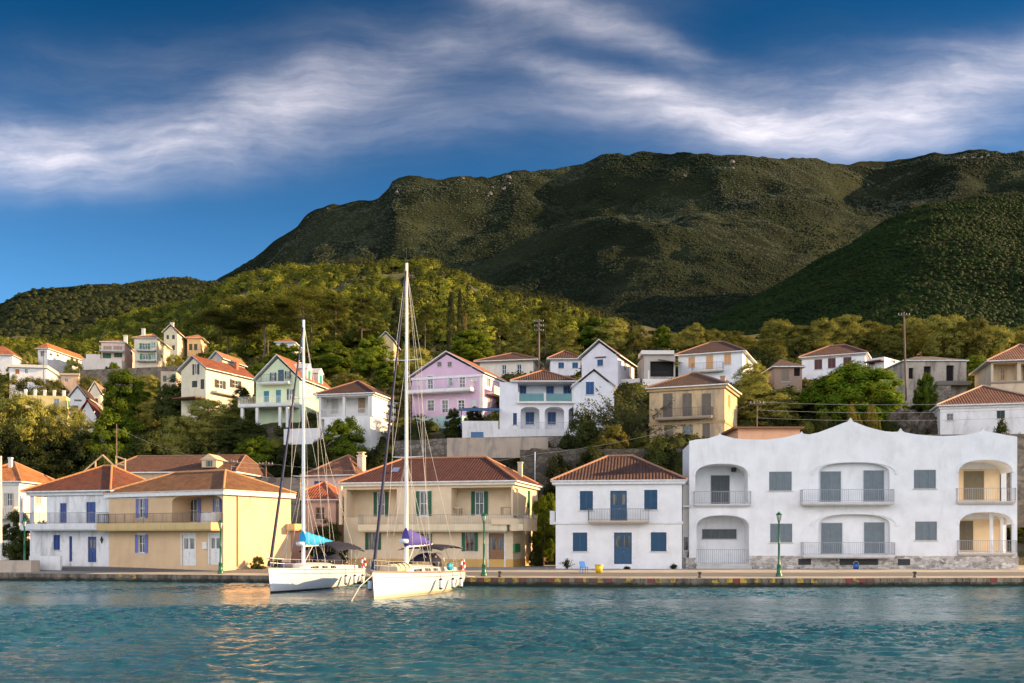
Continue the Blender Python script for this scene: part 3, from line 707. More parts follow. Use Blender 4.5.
# ---- ochre house
h = House('ochre yellow house with lilac shutters beside the white house with blue doors', 38, 527, 80.5, 8.2, 542, 217, plaster(OCHRE, .22, (.42,.28,.12)), px2=815, group=GW, crop=K2)
u0, u1, v0, v1 = h.arch('F', 308, 236, 522, 358, 2.1, rise=.55)
h.win('F', 155, 250, 205, 332, 'open', shut=LILAC, sur=WHITE); h.win('F', 152, 404, 205, 482, 'open', shut=LILAC, sur=WHITE)
h.win('F', 372, 252, 432, 352, 'open', shut=LILAC, dep=2.1, sill=False); h.win('F', 484, 250, 520, 312, 'open', shut=LILAC, dep=2.1, sill=False)
h.win('F', 350, 404, 405, 536, 'doorlit', (.74,.74,.72), sur=WHITE); h.win('F', 468, 404, 514, 532, 'doorlit', (.74,.74,.72), sur=WHITE)
h.build_walls(); h.band(h.h-.3, h.h, .3); h.roof(1.9, .35, mat=tiles((.20,.09,.036), .3), caps=(.5,.27,.12), fascia=(.6,.5,.4), inset=h.d*.5)
h.balcony('F', 36, 358, 522, 1.25, .55, .8, col=(.62,.45,.2), rcol=(.06,.06,.065), step=.14, wrapR=0)
h.balcony('R', 793, 358, 846, 1.0, .5, .0, 'none', col=(.62,.45,.2))
pp = MB(); q = h.uv('R', 586, 300); pp.tube(h.P('R', q[0], 0, -.07), h.P('R', q[0], h.h-.1, -.07), .06); pp.tube(h.P('R', q[0], h.h-1.6, -.05), h.P('R', q[0]+1.5, h.h-.9, -.05), .02, n=4); pp.tube(h.P('R', q[0]+1.5, h.h-.9, -.05), h.P('R', q[0]+1.5, h.h-.1, -.05), .02, n=4)
pp.build('drain_pipe', paint((.45,.32,.15), .6), h.root)
h.fpart('letter_box', 'F', 436, 436, 453, 466, -.14, -.003, paint((.75,.74,.7), .5))
h.part('awning_rail', [(.6, h.w*.52, -1.15, -1.1, h.h-.52, -0.46+h.h)], paint((.5,.45,.4), .5))
YEL = h
# ---- old roof behind: timber gable
h = House('old low house with dark brown tiled roof and open timber gable behind the waterfront', 22, 165, 106, 11, 250, 142, plaster((.5,.4,.28), .7), theta=6, group='houses behind the waterfront row', crop=K2)
h.w = 14.2; h.gable = 0
h.build_walls(); h.roof(2.15, .4, mat=tiles((.13,.055,.032), .6), gable=False, inset=1.2, caps=(.25,.13,.08))
g = MB(); zz = h.h
def beam(x0, z0, x1, z1, r=.09): g.tube((x0, -.9, z0), (x1, -.9, z1), r, n=4)
beam(-2.0, zz+.1, .2, zz+1.9); beam(.2, zz+1.9, 2.2, zz+.1); beam(-2.0, zz+.1, 2.2, zz+.1); beam(-.6, zz+.1, -.6, zz+1.2); beam(1.7, zz+.1, 1.7, zz+1.8); beam(2.7, zz+.1, 2.7, zz+1.5); beam(1.7, zz+1.75, 2.7, zz+1.4); beam(1.7, zz+1.0, 2.7, zz+.8)
g.build('gable_frame', wood((.55,.4,.22), .8), h.root)
d = MB(); x = h.w*.80; d.box(x-.8, x+.8, .4, 2.2, zz+.6, zz+1.4); d.add([(x-1.0,.3,zz+1.4),(x,.3,zz+2.05),(x+1.0,.3,zz+1.4),(x-1.0,3.2,zz+1.4),(x,3.2,zz+2.05),(x+1.0,3.2,zz+1.4)], [(0,1,2),(0,1,4,3),(1,2,5,4)]); dm = d.build('dormer', plaster((.62,.48,.3), .3), h.root)
d = MB(); d.box(x-.35, x+.35, .36, .395, zz+.7, zz+1.3); d.build('pane', glass(), dm)
# ---- pink pair behind the yachts
h = House('low salmon pink house with red hip roof behind the left yacht', 158, 345, 97, 7, 402, 243, plaster((.70,.44,.33), .35), px2=432, group='houses behind the waterfront row', crop=K3)
h.win('F', 262, 270, 300, 320, 'glass', frame=(.6,.5,.42)); h.win('R', 372, 262, 410, 320, 'glass')
h.build_walls(); h.roof(1.9, .45, mat=tiles((.36,.10,.05), .4), caps=(.5,.2,.1)); h.band(h.h-.2, h.h, .1, col=(.7,.5,.4))
h.part('awning', [(h.w+.01, h.w+1.6, 2.0, 6.2, h.h-.75, h.h-.68)], paint((.75,.7,.6), .7))
h = House('pale pink house with brown roof and small blue window behind the cream house', 224, 420, 108, 8, 300, 143, plaster((.70,.50,.42), .3), px2=560, group='houses behind the waterfront row', crop=K3)
h.win('F', 258, 165, 299, 187, 'closed', shut=(.02,.09,.25), nsl=5)
h.build_walls(); h.roof(2.5, .45, mat=tiles((.20,.085,.045), .5), caps=(.4,.2,.12)); h.chimney(h.w*.9, 2.6, h.h-.6, h.h+2.3, .7, (.75,.62,.48))
# ---- cream house with green shutters
h = House('cream two storey house with green shutters and wraparound balcony behind the yachts', -240, 482, 87, 10.2, 556, 178, plaster(CREAM, .2, (.45,.36,.22)), px2=588, group=GW, crop=K4)
ZR = h.uv('F', 300, 360)[1]
h.crop = K3
a = h.arch('F', 388, 200, 590, 310, 1.9); h.arch('F', 372, 200, 374, 201, .02)
h.holes['F'].pop()
h.win('F', 498, 210, 557, 306, 'open', shut=GREEN, dep=1.9, sill=False, sur=None)
h.win('F', 668, 206, 730, 305, 'open', shut=GREEN, sur=WHITE, sill=False); h.win('F', 464, 374, 527, 441, 'open', shut=GREEN, frame=(.3,.13,.05), sur=WHITE)
h.crop = K4
h.arch('F', 219, 204, 474, 322, 1.9, skip=())
h.win('F', 305, 220, 376, 322, 'open', shut=GREEN, dep=1.9, sill=False); h.win('F', 264, 396, 333, 475, 'open', shut=GREEN, frame=(.3,.13,.05), sur=WHITE); h.win('F', 90, 400, 136, 475, 'open', shut=GREEN, frame=(.3,.13,.05), sur=WHITE)
h.win('F', 379, 398, 445, 552, 'doorlit', (.24,.115,.045), sur=WHITE)
r0 = h.uv('F', 474, 330)[1]
h.hole('R', [(.5, r0+.02), (2.0, r0+.02), (2.0, r0+2.6), (.5, r0+2.6)], .2, False)
h.win('R', 545, 215, 556, 290, 'closed', shut=GREEN, fine=False)
h.build_walls(); h.band(h.h-.25, h.h, .25, col=(.74,.68,.55)); h.roof(2.5, .45, mat=tiles((.085,.023,.016), .3), caps=(.45,.2,.1), inset=h.w*.27)
h.balcony('F', -158, 362, 470, 1.2, .55, .85, col=(.72,.62,.42), rcol=(.3,.3,.29), step=.16, wrapR=3.4)
bal = MB(); z = h.uv('F', 300, 362)[1]; n = 10
for k in range(n):                                   # rounded parapet at the right end of the balcony
    t0, t1 = -PI/2 + PI/2*k/n, -PI/2 + PI/2*(k+1)/n; c = Vector((h.w+.15, -.1, 0))
    ps = [c + Vector((math.cos(t)*r, math.sin(t)*r, zz)) for t in (t0, t1) for r in (1.14, 1.26) for zz in (z-.56, z+.5)]
    bal.add(ps, [(2,3,7,6),(0,4,5,1),(1,5,7,3),(0,2,6,4)])
bal.box(h.w+.15+1.14, h.w+.15+1.26, -.1, 3.5, z-.56, z+.5); bal.box(h.w-1.6, h.w+.15, -1.36, -1.24, z-.02, z+.5)
bal.build('parapet', h.wall, h.root)
h.part('plinth', [(.0, h.w+.03, -.03, -.004, -.5, .95), (h.w+.004, h.w+.031, -.004, 6.5, -.5, .95)], plaster((.62,.38,.12), .3))
h.fpart('mail_box', 'R', 490, 443, 514, 478, -.16, -.003, paint((.02,.2,.06), .45))
h.part('post', [(.02, .28, -1.15, -.9, ZR, h.h-.25)], h.wall)
h.chimney(h.w*.93, 7.5, h.h-.5, h.h+2.2, .4, (.6,.5,.35), False)
sk = MB(); x, y = h.w*.27, 1.9; zt = h.h+.15+ (1.9+.45)/(h.d/2+.45)*2.5
sk.add([(x-.35,y-.35,zt-.05),(x+.35,y-.35,zt-.05),(x+.35,y+.35,zt+.40),(x-.35,y+.35,zt+.40)], [(0,1,2,3)]); sk.build('skylight', paint((.25,.3,.5), .1), h.lastroof)
CRM = h
# ---- white house with blue shutters
h = House('small white cube shaped house with deep blue shutters and a tiled hip roof', 67, 606, 81.5, 9, 562, 175, plaster((.78,.79,.80), .22, (.45,.44,.42)), theta=8, group=GW, crop=K5)
for q in ((170,218,226,300),(445,213,501,297)): h.win('F', *q, 'closed', shut=TEAL, sur=(.8,.8,.82), frame=TEAL)
for q in ((140,395,202,475),(473,394,540,475)): h.win('F', *q, 'closed', shut=TEAL, sur=(.8,.8,.82), frame=TEAL)
h.win('F', 300, 217, 371, 344, 'doorlit', TEAL, sur=(.8,.8,.82)); h.win('F', 316, 395, 392, 530, 'doorlit', TEAL, sur=(.8,.8,.82))
h.build_walls(); h.band(h.h-.22, h.h, .28, col=(.74,.75,.76))
h.roof(2.35, .4, mat=tiles((.075,.031,.021), .35), caps=(.36,.19,.12), inset=h.d*.5, fascia=(.7,.7,.7))
z = h.uv('F', 300, 352)[1]; h.band(z-.12, z+.06, .12, 'string_course', (.74,.75,.76))
h.balcony('F', 207, 345, 466, .95, .14, .95, rcol=(.13,.14,.15), step=.13, col=(.5,.42,.33))
h.part('side_balcony', [(-.55, -.13, .6, 5.0, z-.15, z+1.0)], plaster((.74,.75,.76), .2))
h.part('step', [(h.w*.44, h.w*.62, -.7, -.003, -.4, .1), (-.1, h.w+.1, -.35, -.004, -.4, .02)], plaster((.6,.6,.6), .3))
BLU = h
# ---- white villa with arches
h = House('large white villa with arched loggias and wavy pinnacled parapet by the road', 35, 35+328*3.794, 81.5, 6, 592, 118, plaster((.82,.83,.84), .34, (.5,.49,.47)), theta=4.5, group=GW, crop=K6, name='villa', cat='villa')
tp6 = [(35,118),(60,112),(105,108),(140,97),(147,94),(152,86),(157,94),(170,98),(205,107),(240,110.5),(285,112),(330,112),(400,103),(440,93),(455,90),(462,81),(469,90),(490,92.5),(525,85),(560,72),(600,57),(625,47),(637,44),(648,29)]
tp7 = [(12,44),(24,48),(60,62),(95,72),(130,80),(160,83),(180,82),(187,79),(193,69),(199,79),(210,85),(250,92),(300,97),(350,99),(400,97),(440,93),(470,89),(492,82),(499,79),(505,67),(512,79),(525,82),(570,90),(600,96),(631,101)]
pr = []
for x, y in tp6: pr.append(h.uv('F', x, y))
h.crop = K7
for x, y in tp7: pr.append(h.uv('F', x, y))
pr[0] = (0, pr[0][1]); pr[-1] = (h.w, pr[-1][1]); h.top = pr[::-1]
h.crop = K6
LD = 2.3
A1 = h.arch('F', 58, 205, 258, 358, LD, rise=1.0); A2 = h.arch('F', 62, 400, 262, 584, LD, rise=1.0)
A3 = h.arch('F', 525, 200, 525+270, 351, .55, rise=.85); A4 = h.arch('F', 525, 396, 525+272, 548, .55, rise=.85)
GF = (.36,.40,.42)
h.win('F', 117, 248, 188, 356, 'closed', frame=GF, shut=(.07,.085,.09), dep=LD, nsl=14); h.win('F', 84, 452, 214, 489, 'closed', frame=GF, shut=(.09,.105,.11), dep=LD, split=4, nsl=5)
for q in ((338,234,424,306),(342,431,426,502)): h.win('F', *q, 'closed', frame=GF, shut=GREY, split=3, nsl=9)
for q in ((533,233,610,350),(536,428,615,546)): h.win('F', *q, 'closed', frame=GF, shut=GREY, dep=.55, nsl=16)
h.crop = K7
for q in ((51,229,128,347),(53,426,130,544)): h.win('F', *q, 'closed', frame=GF, shut=GREY, dep=.55, nsl=16)
for q in ((242,227,326,298),(247,423,330,494)): h.win('F', *q, 'closed', frame=GF, shut=GREY, split=3, nsl=9)
A5 = h.arch('F', 412, 191, 613, 345, LD, rise=1.0, skip=(1,)); A6 = h.arch('F', 415, 388, 615, 541, LD, rise=1.0, skip=(1,))
for A in (A5, A6):
    for a, b in ((.22, 2.12),): h.hole('R', [(a, A[2]+.02), (b, A[2]+.02), (b, A[3]-.25), (a, A[3]-.25)], h.w-A[1], False)
h.win('F', 431, 232, 507, 340, 'closed', frame=(.25,.2,.12), shut=(.16,.13,.07), dep=LD, nsl=14); h.win('F', 415, 421, 466, 532, 'closed', frame=(.25,.2,.12), shut=(.13,.105,.06), dep=LD, nsl=14)
h.build_walls()
# raised hoods over the arches
for A, dp in ((A1,.0),(A2,0),(A3,0),(A4,0),(A5,0),(A6,0)):
    hb = MB(); c, a = (A[0]+A[1])/2, (A[1]-A[0])/2; wide = .45 if A in (A3, A4) else .0; n = 16
    pr = []
    for k in range(n+1):
        t = PI*k/n; e = .84; st = math.sin(t)**e
        x = math.copysign(abs(math.cos(t))**e, math.cos(t))
        pr.append(((c+(a+wide+.16)*x, A[3]-1.0+1.16*st), (c+(a+wide+.02)*x, A[3]-1.0+1.0*st+.01)))
    for (o0, i0), (o1, i1) in zip(pr, pr[1:]):
        ps = [h.P('F', *q, dd) for q in (o0, o1, i1, i0) for dd in (-.09, -.002)]
        hb.add(ps, [(0,2,4,6),(0,1,3,2),(4,5,7,6)])
    hb.build('arch_hood', h.wall, h.root)
h.crop = K6
RC = (.36,.38,.40)
h.balcony('F', 52, 357, 268, .35, .12, 1.05, rcol=RC, step=.14, col=(.6,.6,.6)); h.balcony('F', 455, 350, 455+345, 1.0, .2, 1.0, rcol=RC, step=.15, col=(.6,.6,.6)); h.balcony('F', 458, 548, 458+345, 1.0, .2, 1.0, rcol=RC, step=.15, col=(.6,.6,.6))
h.crop = K7
h.balcony('F', 402, 346, 624, .35, .14, 1.05, rcol=RC, step=.14, col=(.6,.55,.5)); h.balcony('F', 405, 541, 628, .35, .14, 1.0, rcol=RC, step=.14, col=(.6,.55,.5))
for A in (A5, A6):
    mb = MB(); mb.box(A[0]+.02, A[1]-.02, LD-.012, LD-.004, A[2]+.005, A[3]-.55); mb.build('loggia_warm_light_panel', plaster((.80,.60,.36), .12), h.root)  # thin added panel, its cream colour stands in for warm light in the loggia
cz = (A6[2], A6[3]-.05)
for x in (536, 577):
    cm = MB(); u = h.uv('F', x, 480, 1.0)[0]; cm.lathe((u, 1.0, 0), [(.22,cz[0]),(.22,cz[0]+.15),(.16,cz[0]+.2),(.15,cz[1]-.3),(.24,cz[1]-.15),(.24,cz[1]+.3)], 10)
    cm.build('column', h.wall, h.root)
gr = MB(); h.crop = K6
u0, u1, v0, v1 = h.rect('F', 62, 531, 262, 584); h.railing('F', [(u0+.02,.15),(u1-.02,.15)], v0+.03, v1-v0, 'bars', (.33,.35,.37), .16, h.root, 'gate')
# stone base; flat dark slabs paint the shade of its vent openings
zb = h.uv('F', 300, 553)[1]
h.part('stone_base', [(A2[1]+.05, h.w+.06, -.09, -.004, -1, zb), (-.3, A2[0]-.05, -.12, -.004, -1, .65)], stone((.54,.49,.44), 2.8, (.58,.54,.49)))
bx = []
for x0, x1 in ((448,496),(604,750),(825,872)):
    a = h.uv('F', x0, 581)[0]; b = h.uv('F', x1, 597)[0]; bx.append((a, b, -.1, -.06, .06, .06+.5))
h.part('vent_shade_slab', bx, M_dark())
h.part('step', [(A2[0]-.1, A2[1]+.1, -.8, -.003, -.5, -.02), (A2[0], A2[1], -.4, -.002, -.5, .12)], plaster((.55,.53,.5), .4))
u = h.uv('F', 203, 222, 1.9)[0]; lm = MB(); lm.box(u-.2, u+.2, 1.6, 1.95, A1[3]-.55, A1[3]-.2); lm.build('ceiling_lamp', M_dark(), h.root)
VIL = h
# ---- narrow annex between the blue shuttered house and the villa
h = House('narrow grey annex squeezed between the blue shuttered house and the white villa', 609, 640, 83.9, 5, 560, 190, plaster((.50,.48,.46), .5), theta=0, group=GW, crop=K5, name='annex', cat='annex')
h.win('F', 614, 415, 632, 470, 'glass', frame=(.12,.12,.12), fine=False)
h.build_walls(flat_top=True); h.part('ledge', [(-.05, h.w+.05, -.5, -.003, h.uv('F',620,287)[1], h.uv('F',620,280)[1])], plaster((.6,.6,.6), .3))
# ---------------------------------------------------------------- houses on the hillside
L1, L2, L3, L4, L5, L6, L7, L8 = (0,310,4.876), (130,310,4.876), (260,310,4.876), (400,310,4.876), (530,310,4.876), (640,310,4.876), (760,310,4.876), (864,310,4.881)
GH = 'houses on the hillside'
def H_(label, *a, **k): k.setdefault('group', GH); return House(label, *a, **k)
DG = (.03,.12,.06)
RED, BRN = tiles((.30,.10,.045), .4), tiles((.075,.030,.021), .4)
YW = plaster((.70,.62,.42), .25); WW = plaster((.76,.74,.70), .25); LW = plaster((.74,.62,.5), .3)
# far upper left
h = H_('low white house with red roof cut by the left edge of the hillside', -90, 60, 265, 13, 262, 222, WW, px2=140, crop=L1); h.build_walls(); h.roof(3.2, .5, mat=RED, caps=None, axis='y', gable=False)
h = H_('long white house with bright orange roof in the upper left trees', 185, 232, 235, 18, 290, 190, WW, px2=424, crop=L1)
h.win('F', 198, 200, 216, 226, 'glass', frame=(.3,.2,.15), fine=False)
for x, y in ((242, 208), (275, 213), (345, 232), (368, 240)): h.win('R', x, y, x+13, y+17, 'glass', frame=(.3,.2,.15), fine=False)
h.build_walls(); h.roof(1.7, .5, mat=tiles((.42,.14,.05), .3), caps=None, axis='y', inset=2)
h = H_('flat roofed white house with an orange shutter among the left trees', 46, 225, 205, 12, 370, 282, WW, px2=262, crop=L1)
h.win('F', 74, 288, 95, 312, 'closed', shut=(.5,.16,.05), fine=False); h.win('F', 120, 286, 136, 310, 'glass', fine=False); h.win('F', 55, 340, 72, 365, 'glass', frame=(.3,.25,.2), fine=False)
h.build_walls(flat_top=True); h.band(h.h-.1, h.h+.5, .4, 'parapet', (.72,.68,.58))
h = H_('low peach house with flat roof below the cream villas', 298, 382, 205, 9, 385, 318, plaster((.72,.48,.3), .3), px2=440, crop=L1)
h.win('F', 315, 332, 332, 352, 'glass', fine=False); h.win('R', 405, 345, 420, 362, 'closed', shut=(.6,.55,.4), fine=False); h.build_walls(flat_top=True); h.band(h.h-.1, h.h+.35, .3, 'parapet', (.6,.45,.3))
h = H_('pinkish villa with green awnings and terraces, left of the cream villa', 494, 607, 235, 12, 286, 160, plaster((.74,.56,.48), .25), px2=655, crop=L1)
for x0, y0, x1, y1 in ((502,174,545,196),(552,174,596,196),(500,210,542,236),(556,208,596,232)): h.win('F', x0, y0, x1, y1, 'closed', shut=DG if y0 > 200 else (.45,.3,.2), fine=False, split=3)
h.win('R', 636, 200, 646, 222, 'closed', shut=DG, fine=False)
h.build_walls(flat_top=True); h.roof(1.7, .4, mat=tiles((.4,.2,.12), .4), caps=None)
h.balcony('F', 494, 200, 607, 2.0, .25, .9, 'bars', rcol=(.6,.6,.6), step=.4); h.chimney(h.w*.9, 4, h.h, h.h+2.4, .8, pots=False)
h.part('terrace', [(-3.4, h.w+.2, -4.2, -.02, -3, 1.4), (-3.4, -.2, -.02, 6, -3, 3.2)], plaster((.74,.66,.58), .2))
h = H_('cream villa with green shutters on two balconied floors, upper left', 655, 765, 232, 13, 272, 140, plaster((.76,.68,.52), .2), px2=829, crop=L1)
for x0, y0, x1, y1 in ((680,162,732,194),(740,158,756,184),(682,214,736,243),(740,212,756,240)): h.win('F', x0, y0, x1, y1, 'open', shut=(.02,.22,.10), fine=False)
for x0, y0, x1, y1 in ((808,180,824,199),(784,215,794,235)): h.win('R', x0, y0, x1, y1, 'closed', shut=(.05,.26,.10), fine=False)
h.build_walls(); h.roof(2.2, .5, mat=tiles((.42,.22,.12), .4), caps=(.5,.3,.2)); h.chimney(h.w*.15, 5, h.h+.6, h.h+3.2, .7, pots=False)
for y in (196, 246): h.balcony('F', 668, y, 762, 1.3, .25, .95, 'bars', rcol=(.6,.6,.6), step=.4)
h = H_('tall yellow house with red roof standing behind the cream villa', 165, 232, 262, 11, 240, 112, YW, px2=280, crop=L2)
for x0, y0, x1, y1 in ((178,122,190,142),(205,122,218,142),(205,172,218,196)): h.win('F', x0, y0, x1, y1, 'closed', shut=(.03,.07,.05), fine=False)
for x0, y0, x1, y1 in ((250,132,258,151),(250,180,258,205)): h.win('R', x0, y0, x1, y1, 'closed', shut=(.4,.2,.1), fine=False)
h.gable = 1.8; h.build_walls(); h.roof(2.2, .5, mat=RED, caps=None, axis='y', gable=True); h.chimney(h.w*.4, 3, h.h+.8, h.h+3.2, .8, pots=False)
h = H_('small orange roofed house with porch, rightmost of the upper left group', 279, 345, 268, 9, 202, 138, plaster((.72,.5,.26), .3), px2=382, crop=L2)
for x in (288, 312): h.win('F', x, 165, x+16, 196, 'closed', shut=(.05,.08,.05), fine=False)
h.win('R', 358, 150, 370, 170, 'glass', fine=False)
h.build_walls(); h.roof(1.8, .7, mat=tiles((.46,.16,.06), .2), caps=None)
# left middle cluster
h = H_('long low yellow house with posts along its flat roof above the dark trees', 110, 322, 168, 8, 500, 420, plaster((.72,.58,.24), .25), px2=362, crop=L1)
h.win('F', 262, 432, 288, 476, 'closed', shut=(.3,.35,.4), fine=False); h.win('F', 180, 436, 205, 470, 'glass', fine=False); h.win('R', 330, 440, 345, 480, 'closed', shut=(.1,.25,.15), fine=False)
h.build_walls(flat_top=True); h.part('roof_post', [(x-.22, x+.22, .1, .54, h.h, h.h+1.0) for x in np.linspace(.4, h.w-.4, 5)], WW)
h = H_('narrow white gabled house, left of two with steep gables above the dark trees', 340, 418, 160, 9, 500, 428, plaster((.76,.74,.7), .25), px2=440, crop=L1)
h.win('F', 350, 465, 382, 492, 'glass', frame=(.1,.1,.12), fine=False, split=3); h.win('F', 362, 436, 398, 446, 'glass', frame=(.2,.2,.2), fine=False)
h.gable = 1.6; h.build_walls(); h.roof(1.95, .3, mat=BRN, caps=None, axis='y', gable=True)
h = H_('narrow cream gabled house, right of two with steep gables above the dark trees', 432, 492, 172, 8, 465, 412, plaster((.76,.68,.52), .25), px2=524, crop=L1)
h.win('F', 448, 430, 478, 452, 'glass', frame=(.3,.3,.3), fine=False)
h.gable = 1.9; h.build_walls(); h.roof(2.2, .3, mat=tiles((.4,.22,.14), .4), caps=None, axis='y', gable=True)
h = H_('small A-frame house with dark red steep roof between left trees', 385, 470, 150, 7, 536, 520, plaster((.7,.7,.68), .2), px2=500, crop=L1)
h.gable = 2.2; h.build_walls(); h.roof(2.5, .35, mat=tiles((.10,.022,.02), .4), caps=None, axis='y', gable=True, fascia=(.3,.05,.05))
# yellow gabled house
h = H_('pale yellow gabled house with red roof and dark shutters above the dark trees', 250, 370, 145, 11, 440, 288, plaster((.74,.67,.48), .22), px2=604, crop=L2)
h.win('F', 306, 264, 338, 314, 'open', shut=(.04,.035,.025), fine=False); h.win('F', 302, 346, 328, 376, 'closed', shut=(.04,.045,.05), fine=False); h.win('F', 344, 338, 362, 385, 'closed', shut=(.04,.045,.05), fine=False)
for x0, x1 in ((412, 466), (486, 542)): h.win('R', x0, 336, x1, 388, 'open', shut=(.04,.035,.025))
h.gable = 1.7; h.build_walls(); h.roof(2.05, .45, mat=tiles((.22,.06,.025), .4), caps=None, axis='y', gable=True); h.chimney(h.w*.7, 8.5, h.h+1, h.h+2.3, .5, (.4,.15,.08), False)
h.balcony('R', 400, 392, 548, .9, .25, .0, 'none'); h.part('lean_to', [(-.0, h.w*.95, -2.0, -.01, .2, .35)], RED)
h = H_('low stone outbuilding left of the pale yellow gabled house', 150, 225, 158, 6, 360, 300, plaster((.45,.38,.3), .6), px2=262, crop=L2)
h.win('F', 160, 320, 178, 350, 'closed', shut=(.08,.16,.12), fine=False); h.win('F', 204, 312, 221, 350, 'closed', shut=(.05,.16,.14), fine=False); h.build_walls(flat_top=True)
h = H_('small grey gabled roof with brown tiles peeping over the yellow house', 395, 450, 175, 8, 260, 240, plaster((.5,.46,.4), .4), px2=560, crop=L2); h.gable = 1.2; h.build_walls(); h.roof(1.4, .4, mat=tiles((.36,.16,.08), .4), caps=None, axis='y', gable=True)
# green house
h = H_('pale green gabled house with blue doors, balcony and red roof with two dormers', 614, 828, 130, 10, 470, 340, plaster((.62,.72,.48), .18, (.4,.42,.3)), px2=975, crop=L2)
TB = (.015,.07,.13)
h.win('F', 722, 292, 750, 354, 'door', TB); h.win('F', 684, 306, 713, 344, 'open', shut=TB); h.win('F', 756, 298, 784, 336, 'open', shut=TB)
h.win('F', 652, 395, 678, 448, 'closed', shut=(.02,.2,.28)); h.win('F', 711, 390, 736, 456, 'door', (.02,.2,.28)); h.win('F', 766, 386, 804, 438, 'open', shut=TB)
h.win('R', 905, 395, 925, 440, 'closed', shut=(.01,.25,.17))
h.gable = 2.9; h.build_walls(); h.roof(3.3, .4, mat=tiles((.32,.11,.05), .4), caps=None, axis='y', gable=True)
h.balcony('F', 640, 358, 790, 1.1, .2, .95, 'bars', rcol=(.08,.1,.11), step=.2, col=(.7,.7,.66)); h.balcony('F', 572, 472, 828, 2.6, .35, .9, 'bars', rcol=(.6,.62,.6), step=.2, col=(.74,.74,.7))
for yy in (3.2, 7.0):
    d = MB(); zt = h.h + .6; d.box(h.w-2.0, h.w-.1, yy-.75, yy+.75, zt-.4, zt+1.3); d.add([(h.w-.0,yy-1,zt+1.3),(h.w,yy+1,zt+1.3),(h.w,yy,zt+2.1),(h.w-3,yy-1,zt+1.3),(h.w-3,yy+1,zt+1.3),(h.w-3,yy,zt+2.1)], [(0,1,2),(0,2,5,3),(1,2,5,4)]); dm = d.build('dormer', plaster((.74,.74,.7), .2), h.lastroof)
    d = MB(); d.box(h.w-.12, h.w-.06, yy-.4, yy+.4, zt, zt+1.1); d.build('window', paint((.02,.25,.22)), dm)
h.part('pillar', [(x, x+.35, -2.5, -2.15, -3, -.36) for x in (-.9, 1.2, 4.4, h.w-.8)], WW)
# white house with two storey porch
h = H_('white house with brown hip roof and two storey columned porch', 286, 548, 122, 8, 560, 408, plaster((.78,.77,.74), .2), px2=662, crop=L3)
u0, u1, v0, v1 = h.arch('F', 294, 424, 526, 516, 2.0); w0, w1, x0_, x1_ = h.arch('F', 294, 532, 526, 600, 2.0)
h.win('F', 480, 430, 512, 500, 'door', (.36,.24,.12), dep=2.0); h.win('F', 350, 432, 382, 500, 'closed', shut=(.5,.48,.42), dep=2.0); h.win('F', 465, 530, 495, 570, 'door', (.14,.05,.02), dep=2.0)
h.build_walls(); h.roof(2.2, .5, mat=tiles((.062,.024,.017), .35), caps=(.3,.14,.09)); h.band(h.h-.2, h.h, .2)
h.railing('F', [(u0+.02,.05),(u1-.02,.05)], v0, .95, 'bars', (.65,.65,.62), .16, h.root)
h.part('column', [(x, x+.3, -.06, .26, -2, h.h-.2) for x in (.02, (u0+u1)/2-.15, u1+.02)], WW)
h.part('garden_wall', [(-2.6, h.w*.3, -4.2, -3.9, -2.6, -.7), (h.w*.3, h.w+1.0, -3.0, -2.7, -3.5, .6), (h.w+.7, h.w+1.0, -2.7, 4, -3.5, .6)], plaster((.76,.76,.75), .3))
# pink house
PNK = plaster((.68,.48,.62), .2, (.5,.32,.42))
h = H_('lilac pink gabled house with long white balcony and lit side wall', 58, 404, 128, 9.5, 520, 310, PNK, px2=528, crop=L4)
for x in (182, 232): h.win('F', x, 254, x+20, 276, 'glass', frame=(.2,.15,.15))
for x0, x1, y1 in ((134,160,385),(290,318,378)): h.win('F', x0, 322, x1, y1, 'doorglass', sur=(.78,.76,.78))
h.win('F', 232, 326, 262, 368, 'open', shut=(.6,.68,.66)); h.win('F', 346, 320, 374, 348, 'closed', shut=(.62,.66,.66)); h.win('F', 84, 330, 100, 368, 'closed', shut=(.68,.66,.68))
for x0, x1, y1 in ((134,166,492),(204,234,500),(284,314,488)): h.win('F', x0, 440, x1, y1, 'doorglass', sur=(.78,.76,.78))
h.win('F', 346, 436, 372, 470, 'closed', shut=(.6,.66,.66))
for x0, y0, x1, y1 in ((425,330,440,375),(478,345,492,385),(430,430,446,475),(482,425,494,455)): h.win('R', x0, y0, x1, y1, 'open', shut=(.65,.5,.4), fine=False)
h.gable = 2.75; h.build_walls(); h.roof(3.1, .4, mat=tiles((.34,.13,.06), .4), caps=None, axis='y', gable=True, fascia=(.78,.76,.76)); h.band(h.h-.35, h.h-.05, .12, col=(.76,.74,.76), faces='F')
h.balcony('F', 58, 400, 366, 1.5, .35, .9, 'bars', rcol=(.45,.44,.46), step=.18, col=(.76,.74,.76)); h.part('corner_pilaster', [(h.w-.45, h.w+.03, -.05, .0, -2, h.h-.35)], WW)
h.part('side_balcony', [(h.w+.005, h.w+1.2, 1, 9, 3.05, 3.3), (h.w+1.1, h.w+1.2, 1, 9, 3.3, 4.1)], plaster((.74,.6,.5), .2))
h.part('turquoise_annex', [(.3, h.w*.86, -3.6, -.5, -4, -.2)], plaster((.38,.55,.56), .4)); h.part('garage_window', [(1.6, 4.6, -3.68, -3.605, -1.9, -.7)], glass())
